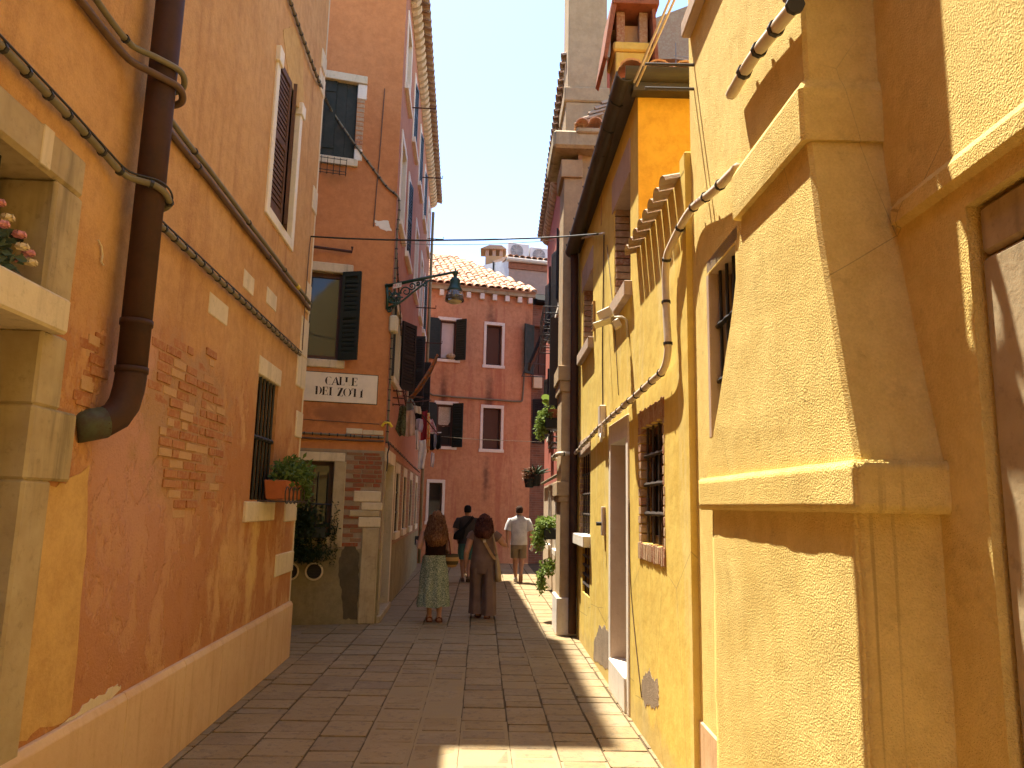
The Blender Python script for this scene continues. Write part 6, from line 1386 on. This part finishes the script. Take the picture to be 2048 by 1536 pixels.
# --- woman in taupe wide trousers
taupe = cloth('taupe_cloth', (.19, .120, .090))
def w2b(t, X):
    mb = MB(); base_body(mb, 0, 1.05, {-1: ((-.118, 0, .785), (-.165, -.02, .62), (-.178, .015, .47), (1, .2, 0), .7), 1: ((.118, 0, .785), (.20, .02, .685), (.105, .075, .80), (-1, .2, 0), 1.0)},
                     {-1: ((-.05, 0, .48), (-.05, .05, .27), (-.045, .05, .045), 0), 1: ((.05, 0, .48), (.05, -.01, .27), (.045, -.06, .045), -.3)}, plump=1.12, head_tilt=.0, head_yaw=-.1)
    fuse(place(mb, X), SKIN, t)
    mb = MB(); mb.loft(torso_rings([(.515, .130, .100, 0, 0, 0), (.56, .124, .096, 0, 0, 0), (.62, .110, .084, 0, .004, 0), (.68, .110, .082, 0, .002, 0), (.74, .117, .080, 0, 0, 0), (.782, .118, .066, 0, -.004, 0), (.812, .085, .050, 0, -.004, 0), (.83, .05, .043, 0, -.002, 0)], 30), False)
    place(folds(mb, .010, 14, 3), X).build('blouse', taupe, t, smooth=True)
    for s in (-1, 1):
        mb = MB(); e = (-.132, -.006, .735) if s < 0 else (.146, .006, .752); mb.tube([(s * .095, 0, .792), (s * .118, 0, .776), e], [.042, .044, .046], 12, False); place(mb, X).build('sleeve', taupe, t, smooth=True)
    mb = MB(); n = 30; mb.loft([[Vector(((rx + .004 * math.sin(6 * a)) * math.cos(a), (ry + .004 * math.sin(7 * a)) * math.sin(a), z)) for a in [2 * PI * k / n for k in range(n)]] for z, rx, ry in ((.535, .118, .09), (.50, .126, .098), (.46, .126, .097), (.42, .118, .088))], False); place(mb, X).build('waistband', taupe, t, smooth=True)
    for s, ks in ((-1, (-.062, .035, -.05)), (1, (.060, -.015, -.06))):
        mb = MB(); rings = []
        for z, rx, ry, y in ((.47, .066, .088, 0), (.40, .066, .084, ks[1] * .4), (.30, .064, .078, ks[1] * .8), (.20, .066, .082, ks[1]), (.11, .070, .09, ks[1] * .8), (.035 if s > 0 else .045, .074, .098, ks[1] * .6)):
            rings.append([Vector((ks[0] + (rx + .006 * math.sin(7 * a + z * 10)) * math.cos(a), y + (ry + .006 * math.sin(6 * a)) * math.sin(a), z)) for a in [2 * PI * k / n for k in range(n)]])
        mb.loft(rings, False); place(mb, X).build('trouser_leg', taupe, t, smooth=True)
    hairdo(t, X, (0, .0, .905), .066, .085, .15, (.045, .014, .010), (.12, .045, .03), 8)
    sandal(t, X, (-.045, .05, 0), (.12, .04, .02)); sandal(t, X, (.05, -.05, .0), (.14, .045, .02))
W2, X2 = person(964, 1236, 'woman in taupe blouse and wide trousers carrying cream bags, arm raised to her ear', 1.62, -.06, w2b)
cream_ = cloth('cream_canvas', (.40, .29, .16), (.34, .24, .13), 200)
tb_ = thing('tote_bag', 'cream canvas tote bag hanging from the shoulder of the woman in taupe', 'bag', at_(X2, (.15, -.04, .4)))
mb = MB(); rings = []
for z, w_, d_ in ((.345, .03, .05), (.36, .032, .085), (.44, .030, .09), (.54, .022, .08), (.60, .012, .055)): rings.append(ringe((.150 - (z - .35) * .10, -.01, z), w_, d_, 16))
mb.loft(rings); place(mb, X2).build('pouch', cream_, tb_, smooth=True)
mb = MB(); limb(mb, [(.128, -.06, .59), (.112, -.082, .70), (.085, -.058, .80), (.075, .0, .822), (.09, .06, .77), (.125, .045, .59)], [.0085] * 6, 8); place(mb, X2).build('handle', cream_, tb_, smooth=True)
xb = thing('crossbody_strap', 'tan crossbody strap with buckle across the back of the woman in taupe', 'strap', at_(X2, (.0, -.09, .7)))
mb = MB(); pts = [(-.052, -.045, .825), (-.035, -.068, .795), (.0, -.088, .735), (.045, -.094, .665), (.085, -.096, .60), (.12, -.075, .555)]
for (a, b) in zip(pts[:-1], pts[1:]):
    a, b = Vector(a), Vector(b); sd = Vector((.010, -.001, .009)); o = Vector((0, -.008, 0)); mb.hexa([a - sd, a + sd, a + sd + o, a - sd + o, b - sd, b + sd, b + sd + o, b - sd + o])
place(mb, X2).build('belt', cloth('tan_webbing', (.42, .26, .12)), xb); mb = MB(); mb.box((-.002, -.104, .715), (.024, -.094, .742)); place(mb, X2).build('buckle', M['conduit'], xb, bevel=.002)

# --- man in a white shirt
def m1b(t, X):
    mb = MB(); base_body(mb, 0, 1.18, {-1: ((-.118, 0, .785), (-.152, -.015, .64), (-.150, .015, .50), (1, 0, 0), .6), 1: ((.118, 0, .785), (.158, -.01, .64), (.165, .03, .50), (-1, 0, 0), .9)},
                     {-1: ((-.045, 0, .48), (-.042, .06, .27), (-.030, .05, .045), 0), 1: ((.045, 0, .48), (.040, .01, .275), (.030, -.12, .105), -1.0)}, plump=.95)
    fuse(place(mb, X), SKIN, t)
    wc = cloth('white_print_shirt', (.64, .60, .56), None, 160, .9, (26, .12, (.16, .14, .13)))
    mb = MB(); mb.loft(torso_rings([(.475, .112, .085, 0, -.004, 0), (.52, .112, .088, 0, -.004, 0), (.60, .108, .084, 0, -.002, 0), (.68, .112, .082, 0, 0, 0), (.745, .122, .078, 0, 0, 0), (.795, .124, .062, 0, -.004, 0), (.824, .080, .047, 0, -.004, 0), (.842, .042, .042, 0, 0, 0)], 34), False)
    place(folds(mb, .012, 13, 9), X).build('shirt', wc, t, smooth=True)
    mb = MB(); mb.loft([ringe((0, .0, z), r, r, 18) for z, r in ((.828, .050), (.852, .044), (.855, .040), (.83, .044))], False); place(mb, X).build('collar', wc, t, smooth=True)
    for s in (-1, 1):
        e = Vector((s * .150, -.013, .655)); mb = MB(); mb.tube([(s * .070, 0, .790), (s * .114, 0, .783), (s * .134, -.006, .73), e], [.032, .042, .045, .048], 14, False); place(mb, X).build('sleeve', wc, t, smooth=True)
    kh = cloth('khaki_cloth', (.27, .20, .12))
    mb = MB(); mb.loft(torso_rings([(.53, .102, .078, 0, 0, 0), (.49, .106, .083, 0, 0, 0), (.45, .106, .083, 0, 0, 0), (.42, .100, .078, 0, 0, 0)], 26), False); place(mb, X).build('waistband', kh, t, smooth=True)
    for s, y in ((-1, .03), (1, .005)):
        mb = MB(); mb.loft([ringe((s * .050, yy, z), rx, ry, 20) for z, rx, ry, yy in ((.46, .056, .075, 0), (.40, .057, .072, y * .4), (.33, .055, .066, y * .9), (.305, .056, .066, y))], False); place(folds(mb, .003, 20, s), X).build('shorts_leg', kh, t, smooth=True)
    haircap(t, X, (.030, .016, .010)); sandal(t, X, (-.030, .05, 0), (.55, .50, .45), 0, True, (.5, .42, .32)); sandal(t, X, (.030, -.115, .075), (.50, .44, .38), -1.0, True, (.40, .28, .17))
def haircap(t, X, col, cap=False):
    mb = MB(); mb.loft([ringe((0, -.006 + y, .835 + z), rx, ry, 20) for z, rx, ry, y in ((.045, .036, .03, -.034), (.06, .046, .046, -.018), (.08, .0475, .060, -.006), (.105, .047, .062, -.002), (.125, .040, .053, -.002), (.138, .026, .034, 0), (.143, .006, .008, 0))])
    k = NT('short_hair', .85, .08); m_ = k.out(k.mix(k.noise(90), col, tuple(c * 2.2 for c in col)), k.bump(k.noise(160), .5, .006)) if not cap else cloth('black_cap', col)
    place(mb, X).build('hair' if not cap else 'cap', m_, t, smooth=True)
M1, XM1 = person(1036, 1164, 'man in white short-sleeved shirt and khaki shorts walking in the sun', 1.78, .0, m1b)
bt = thing('water_bottle', 'clear water bottle in the right hand of the man in the white shirt', 'bottle', at_(XM1, (.168, .045, .40))); gk = NT('bottle_plastic', .1, .5); gk.b.inputs['Transmission Weight'].default_value = .6
mb = MB(); mb.lathe((.172, .045, .395), [(.014, 0), (.019, .006), (.019, .07), (.017, .085), (.008, .102), (.008, .118)], 14); place(mb, XM1).build('bottle_body', gk.out((.8, .82, .84)), bt, smooth=True)
mb = MB(); mb.lathe((.172, .045, .513), [(.0095, 0), (.0095, .014), (.0, .015)], 10); place(mb, XM1).build('cap', M['blind'], bt)

# --- man in a dark T-shirt and cap
def m2b(t, X):
    mb = MB(); base_body(mb, 0, 1.18, {-1: ((-.116, 0, .785), (-.150, -.01, .645), (-.120, .06, .53), (1, 0, 0), .7), 1: ((.116, 0, .785), (.150, -.01, .645), (.150, .04, .51), (-1, 0, 0), .7)},
                     {-1: ((-.045, 0, .48), (-.045, .06, .27), (-.04, .055, .045), 0), 1: ((.045, 0, .48), (.042, -.0, .27), (.03, -.075, .065), -.5)}, plump=1.0)
    fuse(place(mb, X), SKIN, t)
    dk = cloth('charcoal_cloth', (.055, .045, .038))
    mb = MB(); mb.loft(torso_rings([(.485, .113, .087, 0, -.002, 0), (.54, .110, .086, 0, 0, 0), (.62, .106, .082, 0, 0, 0), (.70, .112, .082, 0, 0, 0), (.75, .120, .076, 0, 0, 0), (.797, .121, .060, 0, -.004, 0), (.824, .080, .046, 0, -.004, 0), (.838, .044, .042, 0, 0, 0)], 30), False); place(folds(mb, .010, 13, 4), X).build('tee_shirt', dk, t, smooth=True)
    for s in (-1, 1): mb = MB(); mb.tube([(s * .070, 0, .790), (s * .112, 0, .783), (s * .132, -.005, .735), (s * .147, -.009, .675)], [.032, .042, .045, .046], 14, False); place(mb, X).build('sleeve', dk, t, smooth=True)
    gr = cloth('teal_cloth', (.06, .13, .105))
    mb = MB(); mb.loft(torso_rings([(.53, .104, .08, 0, 0, 0), (.48, .108, .085, 0, 0, 0), (.43, .102, .08, 0, 0, 0)], 26), False); place(mb, X).build('waistband', gr, t, smooth=True)
    for s, y in ((-1, .03), (1, .0)): mb = MB(); mb.loft([ringe((s * .052, yy, z), rx, ry, 20) for z, rx, ry, yy in ((.46, .058, .077, 0), (.40, .060, .076, y * .4), (.31, .061, .072, y), (.285, .062, .072, y))], False); place(mb, X).build('shorts_leg', gr, t, smooth=True)
    haircap(t, X, (.012, .010, .010), True)
    sandal(t, X, (-.04, .055, 0), (.16, .09, .05), 0, True, (.2, .13, .08)); sandal(t, X, (.03, -.075, .03), (.17, .10, .055), -.5, True, (.2, .13, .08))
M2, XM2 = person(931, 1164, 'man in dark T-shirt, black cap and teal shorts with a black sling bag', 1.77, .05, m2b)
sb = thing('sling_bag', 'black sling bag across the back of the man in the cap', 'bag', at_(XM2, (-.09, -.1, .6))); bl = cloth('black_nylon', (.012, .011, .011))
mb = MB(); mb.loft([ringe((-.095 + x, -.075, z), rx, ry, 16, .3) for z, rx, ry, x in ((.535, .05, .02, -.015), (.55, .075, .035, -.012), (.61, .078, .04, 0), (.66, .05, .032, .025), (.69, .02, .02, .045))]); place(mb, XM2).build('pouch', bl, sb, smooth=True)
mb = MB(); pts = [(-.055, -.098, .672), (-.01, -.098, .72), (.035, -.084, .775), (.068, -.050, .825), (.075, .0, .832)]
for (a, b) in zip(pts[:-1], pts[1:]):
    a, b = Vector(a), Vector(b); sd = Vector((-.013, 0, .012)); o = Vector((0, -.010, 0)); mb.hexa([a - sd, a + sd, a + sd + o, a - sd + o, b - sd, b + sd, b + sd + o, b - sd + o])
place(mb, XM2).build('belt', bl, sb)
